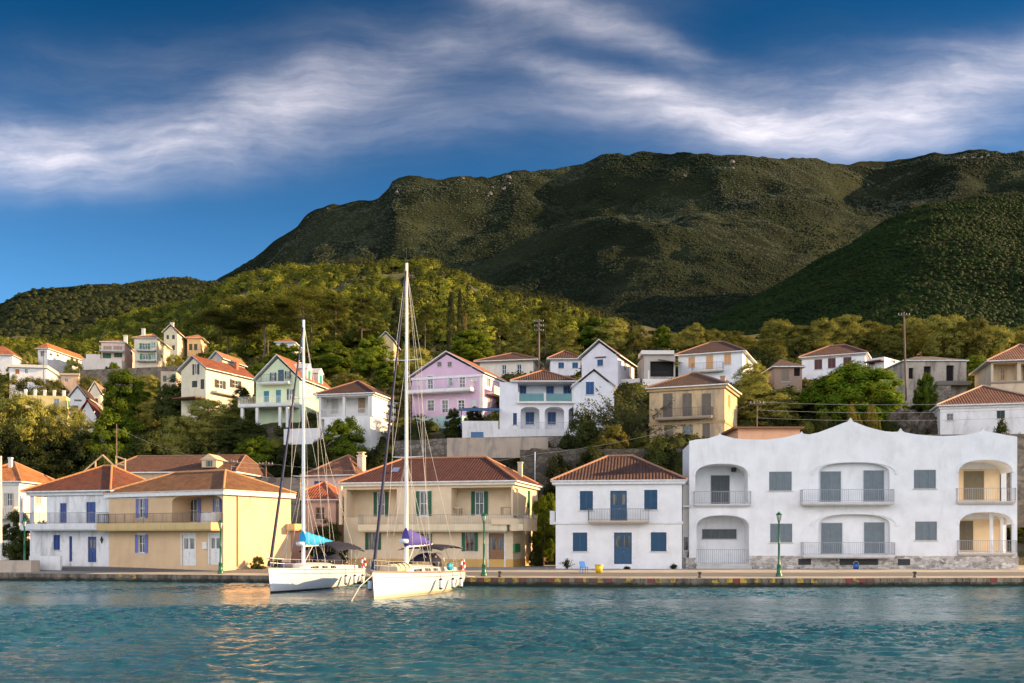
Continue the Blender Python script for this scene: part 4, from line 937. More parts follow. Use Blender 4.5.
# houses behind, centre
h = H_('white house with wide brown hip roof behind the pink house', 388, 650, 152, 9, 330, 246, plaster((.74,.68,.58), .2), px2=700, crop=L4)
h.win('F', 488, 268, 528, 312, 'open', shut=(.7,.7,.66)); h.win('F', 562, 266, 602, 310, 'open', shut=(.7,.7,.66))
h.build_walls(); h.roof(2.0, .8, mat=BRN, caps=(.3,.15,.1))
h = H_('white house with brown roof and blue windows in the middle of the hillside', 100, 246, 150, 8, 310, 243, plaster((.74,.75,.78), .2), theta=0, crop=L5)
for x in (138, 206): h.win('F', x, 256, x+28, 284, 'closed', shut=(.02,.1,.22))
h.build_walls(); h.roof(2.0, .6, mat=BRN, caps=(.3,.15,.1))
h = H_('white gabled house with one blue window towering behind the arched house', 252, 428, 132, 9, 400, 226, plaster((.72,.72,.78), .15), px2=508, crop=L5)
h.win('F', 328, 242, 356, 272, 'closed', shut=(.02,.09,.22)); h.win('R', 458, 250, 470, 300, 'closed', shut=(.3,.35,.4), fine=False); h.win('R', 484, 270, 494, 330, 'glass', fine=False)
h.gable = 1.95; h.build_walls(); h.roof(2.3, .45, mat=RED, caps=None, axis='y', gable=True)
h.part('hood', [(h.w*.38, h.w*.68, -.25, -.003, h.uv('F',340,233)[1], h.uv('F',340,229)[1])], RED); h.part('terrace', [(h.w+.01, h.w+2.5, 2, 9, 1.4, 2.0)], WW)
h = H_('white house with arched ground floor, turquoise balcony glass and blue shutters', 485, 485+558, 115, 9, 590, 352, plaster((.74,.76,.80), .18), theta=0, crop=L4)
SH = (.012,.055,.17)
u0, u1, v0, v1 = h.arch('F', 575, 356, 838, 448, 1.8)
for x0, x1 in ((584, 616), (712, 750), (796, 834)): h.win('F', x0, 372, x1, 444, 'closed', shut=SH, dep=1.8, nsl=10)
for x0, x1 in ((588, 680), (706, 800), (822, 905)): h.arch('F', x0, 472, x1, 582, 1.8, rise=.55)
for x0, x1 in ((612, 654), (720, 760), (840, 878)): h.win('F', x0, 498, x1, 558, 'closed', shut=SH, dep=1.8, nsl=8)
h.win('F', 551, 502, 570, 560, 'closed', shut=SH)
h.crop = L5; h.win('F', 272, 350, 312, 412, 'closed', shut=(.012,.08,.25), sur=(.76,.78,.8), dep=-.25); WG = h.uv('F', 212, 400)[0]; WA = h.uv('F', 325, 300)[1]
h.build_walls(); h.roof(2.0, .5, mat=BRN, caps=(.3,.15,.1), rect=(1.7, WG, 0, h.d))
gw = House('wing', 5, 10, 100, 5, 500, 300, h.wall, theta=0, crop=L5); bpy.data.objects.remove(gw.root); FOOT.pop()
mb = MB(); x0, x1 = WG+.005, h.w; zt = WA-1.9
mb.add([(x0,-.25,-3),(x1,-.25,-3),(x1,-.25,zt),((x0+x1)/2,-.25,WA),(x0,-.25,zt),(x0,-.003,-3),(x1,-.003,-3),(x1,-.003,zt),((x0+x1)/2,-.003,WA),(x0,-.003,zt)], [(0,5,9,4),(1,6,7,2),(3,2,7,8),(4,3,8,9)])
mb.add([(a,-.25,b) for a, b in ((x0,-3),(x1,-3),(x1,zt),((x0+x1)/2,WA),(x0,zt))], [(0,1,2,3,4)]); mb.build('gable_wing', h.wall, h.root)
h.roof(WA-zt+.25, .35, mat=RED, caps=None, axis='y', gable=True, rect=(x0, x1, -.3, h.d), z=zt)
h.crop = L4
GLS = paint((.05,.20,.21), .15); h.railing('F', [(u0+.02,-.1),(u1-.02,-.1)], v0, .95, 'glass', GLS, .2, h.root)
h.part('balcony', [(u0-.1, u1+.3, -.5, -.003, v0-.2, v0)], WW); h.part('parapet', [(u0-.1, u0+.15, -.15, .1, v0, v0+1.1), ((u0+u1)/2-.12, (u0+u1)/2+.13, -.15, .1, v0, v0+1.1), (u1, u1+.25, -.15, .1, v0, v0+1.1)], WW)
h.railing('F', [(u0,-1.0),(u1+2,-1.0)], 0, .9, 'bars', (.3,.35,.42), .16, h.root)
h.part('terrace', [(-4.2, WG+1, -2.2, -.01, -3, -.01), (-4.2, -.1, -2.2, -2.0, -.01, .9), (-4.2, -4.0, -2.0, 3, -.01, .9)], plaster((.7,.7,.7), .35))
h.part('blue_shutter', [(-3.2, -1.8, -2.26, -2.205, -1.2, -.35)], paint((.05,.14,.28)))
aw = MB(); aw.add([(-4.6,-2.4,2.2),(.0,-2.4,2.2),(.2,2.5,3.0),(-4.2,2.5,3.0),(-4.6,-2.4,2.0),(.0,-2.4,2.0)], [(0,1,2,3),(0,1,5,4)]); aw.tube((-4.3,-2.2,-.01),(-4.3,-2.2,2.15),.06)
aw.build('awning', paint((.03,.10,.2), .8), h.root)
ARC = h
# ruin ochre
h = H_('derelict ochre house with peeling walls, grey shutters and a sagging balcony', 46, 412, 104, 7.5, 652, 366, plaster((.60,.44,.25), 1.15, (.28,.22,.16)), px2=474, crop=L6)
OLD = (.15,.125,.10)
for x0, x1 in ((112,159),(207,253),(300,347)): h.win('F', x0, 408, x1, 526, 'closed', frame=(.2,.17,.13), shut=OLD, nsl=18)
h.win('F', 118, 556, 160, 640, 'closed', frame=(.2,.17,.13), shut=OLD); h.win('F', 207, 562, 258, 672, 'doorlit', (.16,.17,.16)); h.win('F', 304, 552, 341, 630, 'closed', frame=(.2,.17,.13), shut=OLD)
h.win('R', 428, 410, 440, 480, 'closed', shut=(.45,.3,.12), fine=False)
h.build_walls(); h.roof(1.95, .45, mat=tiles((.10,.05,.03), .6), caps=(.3,.18,.12)); h.band(h.h-.3, h.h-.02, .22, col=plaster((.5,.34,.16), .7))
h.balcony('F', 86, 530, 358, .95, .2, .9, rcol=(.07,.06,.05), step=.16, col=(.35,.28,.2)); z = h.uv('F', 200, 545)[1]; h.band(z-.3, z, .08, 'string_course', plaster((.5,.34,.16), .7))
h.chimney(h.w*.9, 3.5, h.h+.3, h.h+1.4, .5, (.35,.25,.18), False)
# white with peach shutters
h = H_('white house with peach shutters and small balcony below the tree row', 186, 500, 130, 9.5, 352, 204, plaster((.78,.80,.84), .15), px2=553, crop=L6)
PE = (.62,.36,.16)
h.win('F', 236, 230, 268, 279, 'closed', shut=PE); h.win('F', 322, 222, 357, 294, 'closed', shut=PE); h.win('F', 410, 214, 444, 264, 'closed', shut=PE); h.win('R', 515, 228, 528, 268, 'closed', shut=PE)
h.build_walls(); h.roof(2.35, .5, mat=tiles((.07,.031,.022), .45), caps=(.3,.16,.11), inset=h.w*.45)
h.balcony('F', 258, 300, 410, 1.0, .2, .9, rcol=(.12,.14,.18), step=.2)
h = H_('dark open shed with flat white wall left of the peach shuttered house', 20, 172, 131, 7, 345, 218, plaster((.45,.42,.38), .6), theta=0, crop=L6)
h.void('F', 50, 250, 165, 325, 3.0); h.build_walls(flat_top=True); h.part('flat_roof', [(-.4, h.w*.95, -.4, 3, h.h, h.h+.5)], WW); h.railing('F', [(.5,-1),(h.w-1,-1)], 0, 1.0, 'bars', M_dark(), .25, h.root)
sr = MB(); sr.add([(h.w*.45,-.8,h.h*.78),(h.w+1,-.8,h.h*.62),(h.w+1,3,h.h*.9),(h.w*.45,3,h.h*1.05)], [(0,1,2,3)]); sr.build('lean_to_roof', BRN, h.root); h.part('terrace', [(-.4, h.w+.4, -2.2, -1.2, -3, -.1), (h.w*.05, h.w*.1, -2.2, -2, -.1, 1.0)], WW)
# sheds between
h = H_('dark brown roofed shed between the two white houses on the right', 70, 205, 128, 7, 400, 280, plaster((.3,.2,.14), .8), theta=0, crop=L7)
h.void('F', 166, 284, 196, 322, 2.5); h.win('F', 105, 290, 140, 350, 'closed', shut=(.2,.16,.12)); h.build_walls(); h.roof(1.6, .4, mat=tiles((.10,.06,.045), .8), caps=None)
h = H_('white plain house with dark red shutters above the big bright fig tree', 204, 512, 133, 9, 370, 212, plaster((.78,.80,.83), .18), px2=546, crop=L7)
MR = (.09,.03,.03)
for x0, x1, y0 in ((265,303,242),(331,369,236),(406,446,231)): h.win('F', x0, y0, x1, y0+46, 'closed', shut=MR)
h.build_walls(); h.roof(2.1, .4, mat=tiles((.11,.042,.027), .4), caps=(.34,.17,.11), inset=h.w*.42); h.band(h.h-.2, h.h, .15, col=plaster((.5,.44,.38), .5))
h = H_('small white terraced annex right of the dark red shuttered house', 520, 606, 131, 5, 320, 228, plaster((.74,.73,.72), .25), px2=690, crop=L7, name='annex', cat='annex')
h.win('F', 530, 250, 560, 272, 'glass', frame=(.1,.05,.04)); h.win('R', 640, 240, 660, 262, 'glass', fine=False); h.build_walls(flat_top=True); h.part('awning', [(.1, h.w, -1.0, -.01, h.h-.6, h.h-.45)], tiles((.2,.08,.06), .4))
# stone ruin
h = H_('roofless grey stone ruin with empty windows and creepers on its top', 196, 500, 123, 7, 425, 250, plaster((.46,.41,.34), 1.15, (.16,.135,.11)), theta=0, crop=L8)
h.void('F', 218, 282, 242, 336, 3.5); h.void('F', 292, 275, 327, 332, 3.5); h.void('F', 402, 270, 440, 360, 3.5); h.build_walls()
h.roof(1.1, .25, mat=tiles((.16,.14,.12), .9), caps=None, inset=h.w*.4); h.part('balcony', [(h.w*.49, h.w*1.0, -1.0, -.003, h.uv('F',420,372)[1], h.uv('F',420,352)[1])], plaster((.2,.18,.15), .7))
h.part('stone_buttress', [(h.w*.5, h.w*.7, -.9, -.01, -3, h.uv('F',420,374)[1])], stone())
# cream house at right edge
h = H_('cream house with deep balcony recess at the right edge of the hillside', 620, 1000, 113, 9, 434, 240, plaster((.66,.53,.36), .4), theta=14, crop=L8)
u0, u1, v0, v1 = h.arch('F', 632, 262, 748, 344, 1.6); h.arch('F', 766, 262, 900, 344, 1.6)
h.win('F', 655, 280, 697, 344, 'open', shut=(.6,.42,.2), dep=1.6, frame=(.6,.4,.2), sill=False); h.win('F', 775, 272, 800, 344, 'closed', shut=(.25,.12,.06), dep=1.6); h.win('F', 690, 402, 732, 425, 'glass', frame=(.2,.08,.05))
h.build_walls(); h.roof(2.6, .6, mat=tiles((.19,.08,.055), .4), caps=(.4,.22,.14)); z = v0; h.part('string_course', [(-.1, h.w, -.15, -.003, v0-.25, v0-.05)], plaster((.3,.24,.18), .4))
h = H_('low white house with broad red roof and garden shrub behind the villa', 372, 900, 101, 10, 612, 456, plaster((.78,.78,.78), .5, (.4,.38,.35)), theta=14, crop=L8)
h.win('F', 648, 490, 688, 530, 'closed', shut=(.03,.05,.06)); h.win('F', 404, 506, 436, 538, 'glass', frame=(.35,.36,.38))
h.build_walls(); h.roof(2.6, .45, mat=tiles((.13,.045,.03), .35), caps=(.5,.35,.25)); h.band(h.h-.25, h.h, .12)
# peach roof hut behind the villa
h = H_('low peach hut with slanted flat roof behind the white villa parapet', 478, 780, 96, 6, 680, 580, plaster((.72,.42,.26), .15), theta=0, crop=L6, name='hut', cat='hut')
h.build_walls(flat_top=True); rf = MB(); rf.box(-.5, h.w+.3, -.5, h.d, h.h, h.h+.18); rf.box(h.w*.25, h.w+.1, 1.5, h.d, h.h+.18, h.h+.4); rf.build('roof', paint((.22,.11,.06), .8), h.root)
# little ones among the trees
h = H_('beige gabled cabin half hidden under the pines and cypresses', 575, 652, 190, 8, 200, 155, plaster((.6,.44,.24), .4), theta=0, crop=L3); h.gable = 1.6; h.build_walls(); h.roof(1.9, .4, mat=tiles((.3,.16,.09), .4), caps=None, axis='y', gable=True)
h = H_('white walled house with red roof hidden behind the tall dark pines', 715, 800, 190, 8, 200, 160, WW, theta=0, crop=L2); h.build_walls(); h.roof(1.5, .4, mat=RED, caps=None)
# ---------------------------------------------------------------- vegetation
def leafmesh(name, C, N, size, rs, mat, asp=.6, flat=.75):
    n = len(C); nn = N*2.0 + rs.normal(size=(n,3))*flat; nn /= np.linalg.norm(nn, axis=1)[:,None] + 1e-9
    t = np.cross(nn, rs.normal(size=(n,3))); t /= np.linalg.norm(t, axis=1)[:,None] + 1e-9; b = np.cross(nn, t)
    L = (size * (.65 + .7*rs.rand(n)))[:,None] if np.isscalar(size) else (size*(.65+.7*rs.rand(n)))[:,None]
    V = np.stack([C - t*L/2, C + b*L*asp/2, C + t*L/2, C - b*L*asp/2], 1).reshape(-1, 3)
    return npmesh(name, V, np.arange(4*n).reshape(n, 4), mat)
def rdir(rs, n): 
    v = rs.normal(size=(n,3)); return v/np.linalg.norm(v, axis=1)[:,None]
def clumps(cent, rad, per, rs, squash=.8):
    K = len(cent); d = rdir(rs, K*per); r = rs.rand(K*per)**.45
    d[:,2] = np.where(d[:,2] < -.5, d[:,2]*.5, d[:,2])
    c = np.repeat(cent, per, 0) + d * (np.repeat(rad, per) * r)[:,None] * np.array([1,1,squash]); return c, d
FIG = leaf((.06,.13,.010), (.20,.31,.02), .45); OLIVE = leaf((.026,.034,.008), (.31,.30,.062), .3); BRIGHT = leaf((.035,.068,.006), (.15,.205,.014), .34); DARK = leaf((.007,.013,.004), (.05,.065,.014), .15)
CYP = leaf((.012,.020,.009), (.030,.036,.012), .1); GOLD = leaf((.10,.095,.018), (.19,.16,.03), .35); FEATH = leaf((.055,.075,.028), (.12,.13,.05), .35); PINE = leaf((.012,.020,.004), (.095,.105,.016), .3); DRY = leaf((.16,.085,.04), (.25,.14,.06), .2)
TPL = {}
def trunk_mb(h, r, limbs, rs, lean=.3):
    mb = MB(); a = Vector((0,0,-.6)); top = Vector((rs.uniform(-lean,lean), rs.uniform(-lean,lean), h)); mid = a.lerp(top, .5) + Vector((rs.uniform(-.2,.2), rs.uniform(-.2,.2), 0))
    mb.tube(a, mid, r*1.25, r, 8); mb.tube(mid, top, r, r*.8, 8)
    for c in limbs:
        c = Vector(c); m = top.lerp(c, .5) + Vector((0,0,-.15*(c-top).length)); mb.tube(top, m, r*.55, r*.35, 6); mb.tube(m, c, r*.35, r*.08, 5)
    return mb
def template(kind, v):
    """a trunk mesh and a crown mesh, about 7 m tall and 6 m wide"""
    rs = np.random.RandomState(hash_(kind)*31 + v*7 + 3)
    if kind in ('olive', 'broad', 'fig', 'bush', 'gold', 'dark'):
        low = {'olive':.08,'broad':.09,'fig':.04,'bush':.0,'gold':.02,'dark':.04}[kind]; K = {'fig':150,'broad':105}.get(kind, 100)
        d = rdir(rs, K); d[:,2] = np.where(d[:,2] < -.8, -d[:,2], d[:,2]); r = .70 + .24*rs.rand(K)
        hgt = 7*(1-low); cz = 7*low + hgt*.44
        # a few large lobes give the crown an uneven outline
        L = rdir(rs, 7); L[:,2] = np.abs(L[:,2]); lump = 1 + .20*np.max(np.clip(d@L.T, 0, 1)**6, 1) - .12*np.clip(vnoise(d[:,0]*2.2+v*3, d[:,2]*2.2+d[:,1]*2.2), 0, 1)
        ax = np.array([2.55, 2.55, hgt*.50]); cent = d * (r*lump)[:,None] * ax + np.array([0,0,cz]); rad = .40 + .34*rs.rand(K)
        core = d[:40] * .45 * ax + np.array([0,0,cz]); cent = np.vstack([cent, core]); rad = np.concatenate([rad, .75+.2*rs.rand(40)])
        if kind == 'fig': rad = rad*.72
        C, N = clumps(cent, rad, 150 if kind != 'fig' else 260, rs, .85 if kind != 'fig' else 1.5)
        o = C - np.array([0,0,cz]); o /= np.linalg.norm(o/ax, axis=1)[:,None]*ax; N = N*.75 + o*.75
        mat = {'olive':OLIVE,'broad':BRIGHT,'fig':FIG,'bush':DARK,'gold':GOLD,'dark':DARK}[kind]; sz = {'fig':.16,'broad':.22,'olive':.19}.get(kind, .20)
        cr = leafmesh('crown', C, N, sz, rs, mat, .62 if kind != 'olive' else .4)
        tr = trunk_mb(7*low + .5, .17, cent[:7], rs) if low > .05 else trunk_mb(.8, .1, cent[:5], rs)
    elif kind == 'cypress':
        K = 130; z = rs.rand(K)**.85; rr = np.sin(np.clip(z*.95+.05, 0, 1)*PI)**.55 * (1-z*.55); a = rs.rand(K)*2*PI
        cent = np.stack([np.cos(a)*rr*2.0, np.sin(a)*rr*2.0, .25 + z*6.6], 1); C, N = clumps(cent, .65+.35*rs.rand(K), 60, rs, .55); C[:,2] = np.minimum(C[:,2], 7.0)
        cr = leafmesh('crown', C, N, .20, rs, CYP); tr = trunk_mb(4, .14, [], rs, .05)
    elif kind == 'pine':
        K = 58; a = rs.rand(K)*2*PI; r = 3.0*np.sqrt(rs.rand(K)); cent = np.stack([np.cos(a)*r, np.sin(a)*r, 5.7 - .12*r**2 + rs.normal(size=K)*.55 - 1.3*(rs.rand(K) < .3)], 1)
        C, N = clumps(cent, .65+.5*rs.rand(K), 330, rs, .5); cr = leafmesh('crown', C, N, .17, rs, PINE, .3); tr = trunk_mb(3.9, .085, cent[:14], rs, .35)
    elif kind == 'tallpine':
        K = 52; z = rs.rand(K)**.8; a = rs.rand(K)*2*PI; r = (.5+1.9*rs.rand(K))*(1.15-z*.75); cent = np.stack([np.cos(a)*r*1.2, np.sin(a)*r*1.2, 2.0+z*4.8], 1)
        C, N = clumps(cent, .45+.4*rs.rand(K), 240, rs, .6); cr = leafmesh('crown', C, N, .16, rs, PINE, .35); tr = MB(); tr.tube((0,0,-.6), (.15,0,6.5), .15, .04, 8)
        for c in cent[:26]: tr.tube((.1, 0, max(.8, c[2]-.5)), c, .045, .01, 4)
    elif kind == 'araucaria':
        Cs, Ns = [], []; tr = MB(); tr.tube((0,0,-.5), (0,0,7), .1, .03, 8)
        for t in range(9):
            z = 1.2 + t*.68; R = 2.9*(1-t/10.5)
            for q in range(6):
                an = q*PI/3 + t*.5; s = np.linspace(.15, 1, 26)
                P = np.stack([np.cos(an)*R*s, np.sin(an)*R*s, z + .35*s**2*R*.3 + 0*s], 1); tr.tube((0,0,z), P[-1], .03, .01, 4)
                P = np.repeat(P, 5, 0) + rs.normal(size=(130,3))*np.array([.13,.13,.06]); Cs.append(P); Ns.append(rdir(rs, 130)*.3 + [0,0,1])
        cr = leafmesh('crown', np.vstack(Cs), np.vstack(Ns), .22, rs, DARK, .4)
    elif kind == 'feathery':
        Cs = []; tr = MB(); 
        for k in range(70):
            a = rs.rand()*2*PI; e = rs.uniform(.25, 1.2); L = rs.uniform(3.2, 6.3); d = np.array([math.cos(a)*math.cos(e), math.sin(a)*math.cos(e), math.sin(e)])
            s = np.sort(rs.rand(70)*.85+.15); P = d*L*s[:,None] + np.array([0,0,.6]); P[:,2] -= .05*(L*s)**2*math.cos(e)
            tr.tube((0,0,.3), P[35], .05, .025, 4); tr.tube(P[35], P[-1], .025, .008, 4); Cs.append(P + rs.normal(size=P.shape)*.13)
        C = np.vstack(Cs); cr = leafmesh('crown', C, rdir(rs, len(C)), .26, rs, FEATH, .35)
    elif kind == 'dead':
        K = 30; z = rs.rand(K); a = rs.rand(K)*6.28; r = 1.6*(1-z*.8); cent = np.stack([np.cos(a)*r, np.sin(a)*r, 1.5+z*5.2], 1); C, N = clumps(cent, .5+.2*rs.rand(K), 70, rs); cr = leafmesh('crown', C, N, .22, rs, DRY, .4); tr = trunk_mb(5, .13, cent[:8], rs, .1)
    tm = tr.build('trunk', bark()); me = tm.data; bpy.data.objects.remove(tm)
    return me, cr
def hash_(k): return sum(ord(c)*(i+1) for i, c in enumerate(k)) % 997
_vr = random.Random(11)
def tree(kind, px, Y, top, wpx, label, group=None, name=None, cat=None, base=None):
    nv = {'araucaria':1,'dead':1,'feathery':1,'fig':1}.get(kind, 3); v = _vr.randrange(nv); k = (kind, v)
    if k not in TPL: TPL[k] = template(*k)
    X = PX(px, Y); z0 = gz(X, Y) - .1 if base is None else PZ(base, Y); z1 = PZ(top, Y); hgt = max(1.2, z1 - z0); wd = wpx / F * Y
    nm = name or {'cypress':'cypress_tree','pine':'pine_tree','tallpine':'pine_tree','olive':'olive_tree','fig':'fig_tree','bush':'bush','gold':'bush','araucaria':'araucaria_tree'}.get(kind, 'tree')
    r = empty(nm, (X, Y, z0), _vr.uniform(0, 6.28), label, cat or ('bush' if nm in ('bush', 'shrub') else 'tree'), group)
    # a crown keeps its natural build: very tall gaps are filled by a longer trunk, not a stretched crown
    cs = (wd/5.9, hgt/7.0)
    r.scale = (cs[0] if kind != 'cypress' else wd/4.6, cs[0] if kind != 'cypress' else wd/4.6, cs[1])
    link('trunk', TPL[k][0], r); link('crown', TPL[k][1], r); return r
T = tree
# -- slope at the left, below the upper houses
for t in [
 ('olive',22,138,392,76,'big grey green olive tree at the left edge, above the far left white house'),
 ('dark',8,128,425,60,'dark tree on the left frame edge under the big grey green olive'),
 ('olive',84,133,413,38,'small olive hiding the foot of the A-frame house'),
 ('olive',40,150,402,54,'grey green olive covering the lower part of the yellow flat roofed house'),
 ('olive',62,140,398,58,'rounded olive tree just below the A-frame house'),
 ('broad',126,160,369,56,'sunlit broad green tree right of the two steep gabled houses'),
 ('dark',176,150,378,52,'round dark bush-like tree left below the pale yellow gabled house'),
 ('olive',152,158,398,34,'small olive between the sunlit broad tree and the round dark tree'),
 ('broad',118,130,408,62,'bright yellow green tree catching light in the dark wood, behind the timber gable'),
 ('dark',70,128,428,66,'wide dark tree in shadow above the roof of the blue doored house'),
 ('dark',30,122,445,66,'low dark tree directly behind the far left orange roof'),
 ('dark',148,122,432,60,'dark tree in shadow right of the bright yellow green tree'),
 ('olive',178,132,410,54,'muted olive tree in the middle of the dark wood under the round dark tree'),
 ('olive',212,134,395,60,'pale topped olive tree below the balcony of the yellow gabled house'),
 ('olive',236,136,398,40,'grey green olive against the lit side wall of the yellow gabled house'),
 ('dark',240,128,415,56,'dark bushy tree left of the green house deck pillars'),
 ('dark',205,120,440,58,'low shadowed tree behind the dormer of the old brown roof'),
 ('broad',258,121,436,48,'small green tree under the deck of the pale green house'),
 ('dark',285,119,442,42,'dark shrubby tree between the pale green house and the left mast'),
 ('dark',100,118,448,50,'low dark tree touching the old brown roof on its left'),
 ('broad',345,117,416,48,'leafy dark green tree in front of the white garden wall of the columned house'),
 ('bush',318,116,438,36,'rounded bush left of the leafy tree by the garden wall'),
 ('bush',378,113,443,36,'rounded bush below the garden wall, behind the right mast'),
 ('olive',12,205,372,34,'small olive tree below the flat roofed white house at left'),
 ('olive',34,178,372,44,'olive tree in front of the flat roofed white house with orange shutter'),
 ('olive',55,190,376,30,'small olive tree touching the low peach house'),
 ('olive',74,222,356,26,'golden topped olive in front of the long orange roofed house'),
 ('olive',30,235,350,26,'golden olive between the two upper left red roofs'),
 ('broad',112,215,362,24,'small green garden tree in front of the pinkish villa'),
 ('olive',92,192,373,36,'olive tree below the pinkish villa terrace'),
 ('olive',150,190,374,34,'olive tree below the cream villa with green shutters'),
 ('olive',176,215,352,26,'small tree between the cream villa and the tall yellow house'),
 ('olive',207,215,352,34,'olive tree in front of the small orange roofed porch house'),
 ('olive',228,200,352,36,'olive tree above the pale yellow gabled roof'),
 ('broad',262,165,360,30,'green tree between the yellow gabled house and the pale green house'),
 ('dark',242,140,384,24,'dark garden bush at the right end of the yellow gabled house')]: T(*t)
# -- tree belt above the green, white and pink houses
for t in [
 ('pine',262,225,291,78,'large dark umbrella pine, leftmost of the tall pines'),
 ('pine',306,228,286,74,'dark umbrella pine with bare leaning trunk beside the left mast top'),
 ('tallpine',335,225,292,44,'tall sunlit pine with pale bare branches right of the left mast'),
 ('tallpine',362,240,296,40,'tall thin crowned pine between the two masts'),
 ('pine',228,232,304,64,'small umbrella pine at the left end of the pine group'),
 ('cypress',396,205,296,15,'tall black cypress immediately left of the right mast'),
 ('cypress',451,205,292,11,'slender dark cypress standing above the pink house'),
 ('cypress',460,215,289,8,'thin far cypress beside the slender one above the pink house'),
 ('dead',466,200,314,11,'rust brown dead conifer above the pink house'),
 ('broad',472,185,330,54,'big bright green round tree directly above the pink roof'),
 ('broad',372,172,335,46,'sunlit green tree beside the beige cabin'),
 ('broad',326,178,341,58,'bright green spreading tree above the columned white house'),
 ('olive',350,150,371,44,'silvery olive tree behind the brown hip roof of the columned house'),
 ('olive',316,142,372,32,'olive tree touching the dormers of the pale green house'),
 ('olive',415,165,345,42,'olive tree behind the right mast above the pink gable'),
 ('broad',285,178,343,50,'green tree behind the roof of the pale green house'),
 ('tallpine',425,225,306,30,'feathery golden pine right of the right mast'),
 ('broad',388,160,358,34,'green tree behind the right mast left of the pink gable'),
 ('tallpine',500,240,318,22,'slim green conifer in the wood above the pink house'),
 ('tallpine',524,220,312,22,'slim conifer just left of the tall wooden pole'),
 ('araucaria',398,121,376,40,'monkey puzzle tree with tiered branches behind the right mast'),
 ('bush',453,119,408,24,'clipped round bush, left of two in front of the pink house'),
 ('bush',474,119,405,26,'clipped round bush, right of two in front of the pink house')]: T(*t)
# -- golden row on the crest behind the centre and right houses
xs_ = [(520,'olive',330,30),(545,'tallpine',310,30),(566,'olive',328,34),(592,'broad',322,40),(612,'olive',323,40),(637,'olive',330,26),(652,'olive',334,22),(664,'broad',330,22),(678,'olive',334,24),(693,'olive',328,30),(712,'olive',331,26),(730,'olive',331,26),(746,'olive',336,28)]
lb = ['first','second','third']
def crest(px, kind, top, w, Y, near): T(kind, px, Y + (px*7 % 11) - 5, top - 6 + (px*13 % 9), w*(1.0 + (px*5 % 7)*.04), near, 'golden tree row along the crest')
for (px, kind, top, w), near in zip(xs_, ['olive tree on the crest left of the tall wooden pole', 'tall wispy tree just right of the wooden pole on the crest', 'crest tree above the blue windowed roof', 'bright green domed tree on the crest left of the white gable peak', 'broad crest tree directly above the white gable peak', 'small round crest tree right of the white gabled house', 'small bushy crest tree above the dark open shed', 'bright small crest tree over the shed roof', 'crest tree left of the peach shuttered house roof', 'taller crest tree at the left hip of the peach shuttered house', 'crest tree behind the roof peak of the peach shuttered house', 'crest tree at the right hip of the peach shuttered house', 'low crest tree right of the peach shuttered house']): crest(px, kind, top, w, 172, near)
T('dead',599,176,311,6,'small upright pointed tree poking above the domed crest tree')
for px, top, w, near in [(776,316,42,'large olive on the crest, tallest between the two white hipped houses'), (800,324,34,'crest olive left behind the dark red shuttered house'), (822,321,40,'crest olive left of the peak of the dark red shuttered house'), (846,318,42,'crest olive over the roof peak of the dark red shuttered house'), (870,319,42,'crest olive right of the peak of the dark red shuttered house'), (893,320,40,'crest olive left of the leaning wooden pole'), (917,316,44,'crest olive right of the leaning wooden pole'), (943,316,44,'tall crest olive above the grey stone ruin'), (968,318,44,'crest olive at the right end of the stone ruin'), (992,322,40,'crest olive over the cream house at the right edge'), (1016,325,42,'last crest olive at the right frame edge')]: crest(px, 'olive', top, w, 160, near)
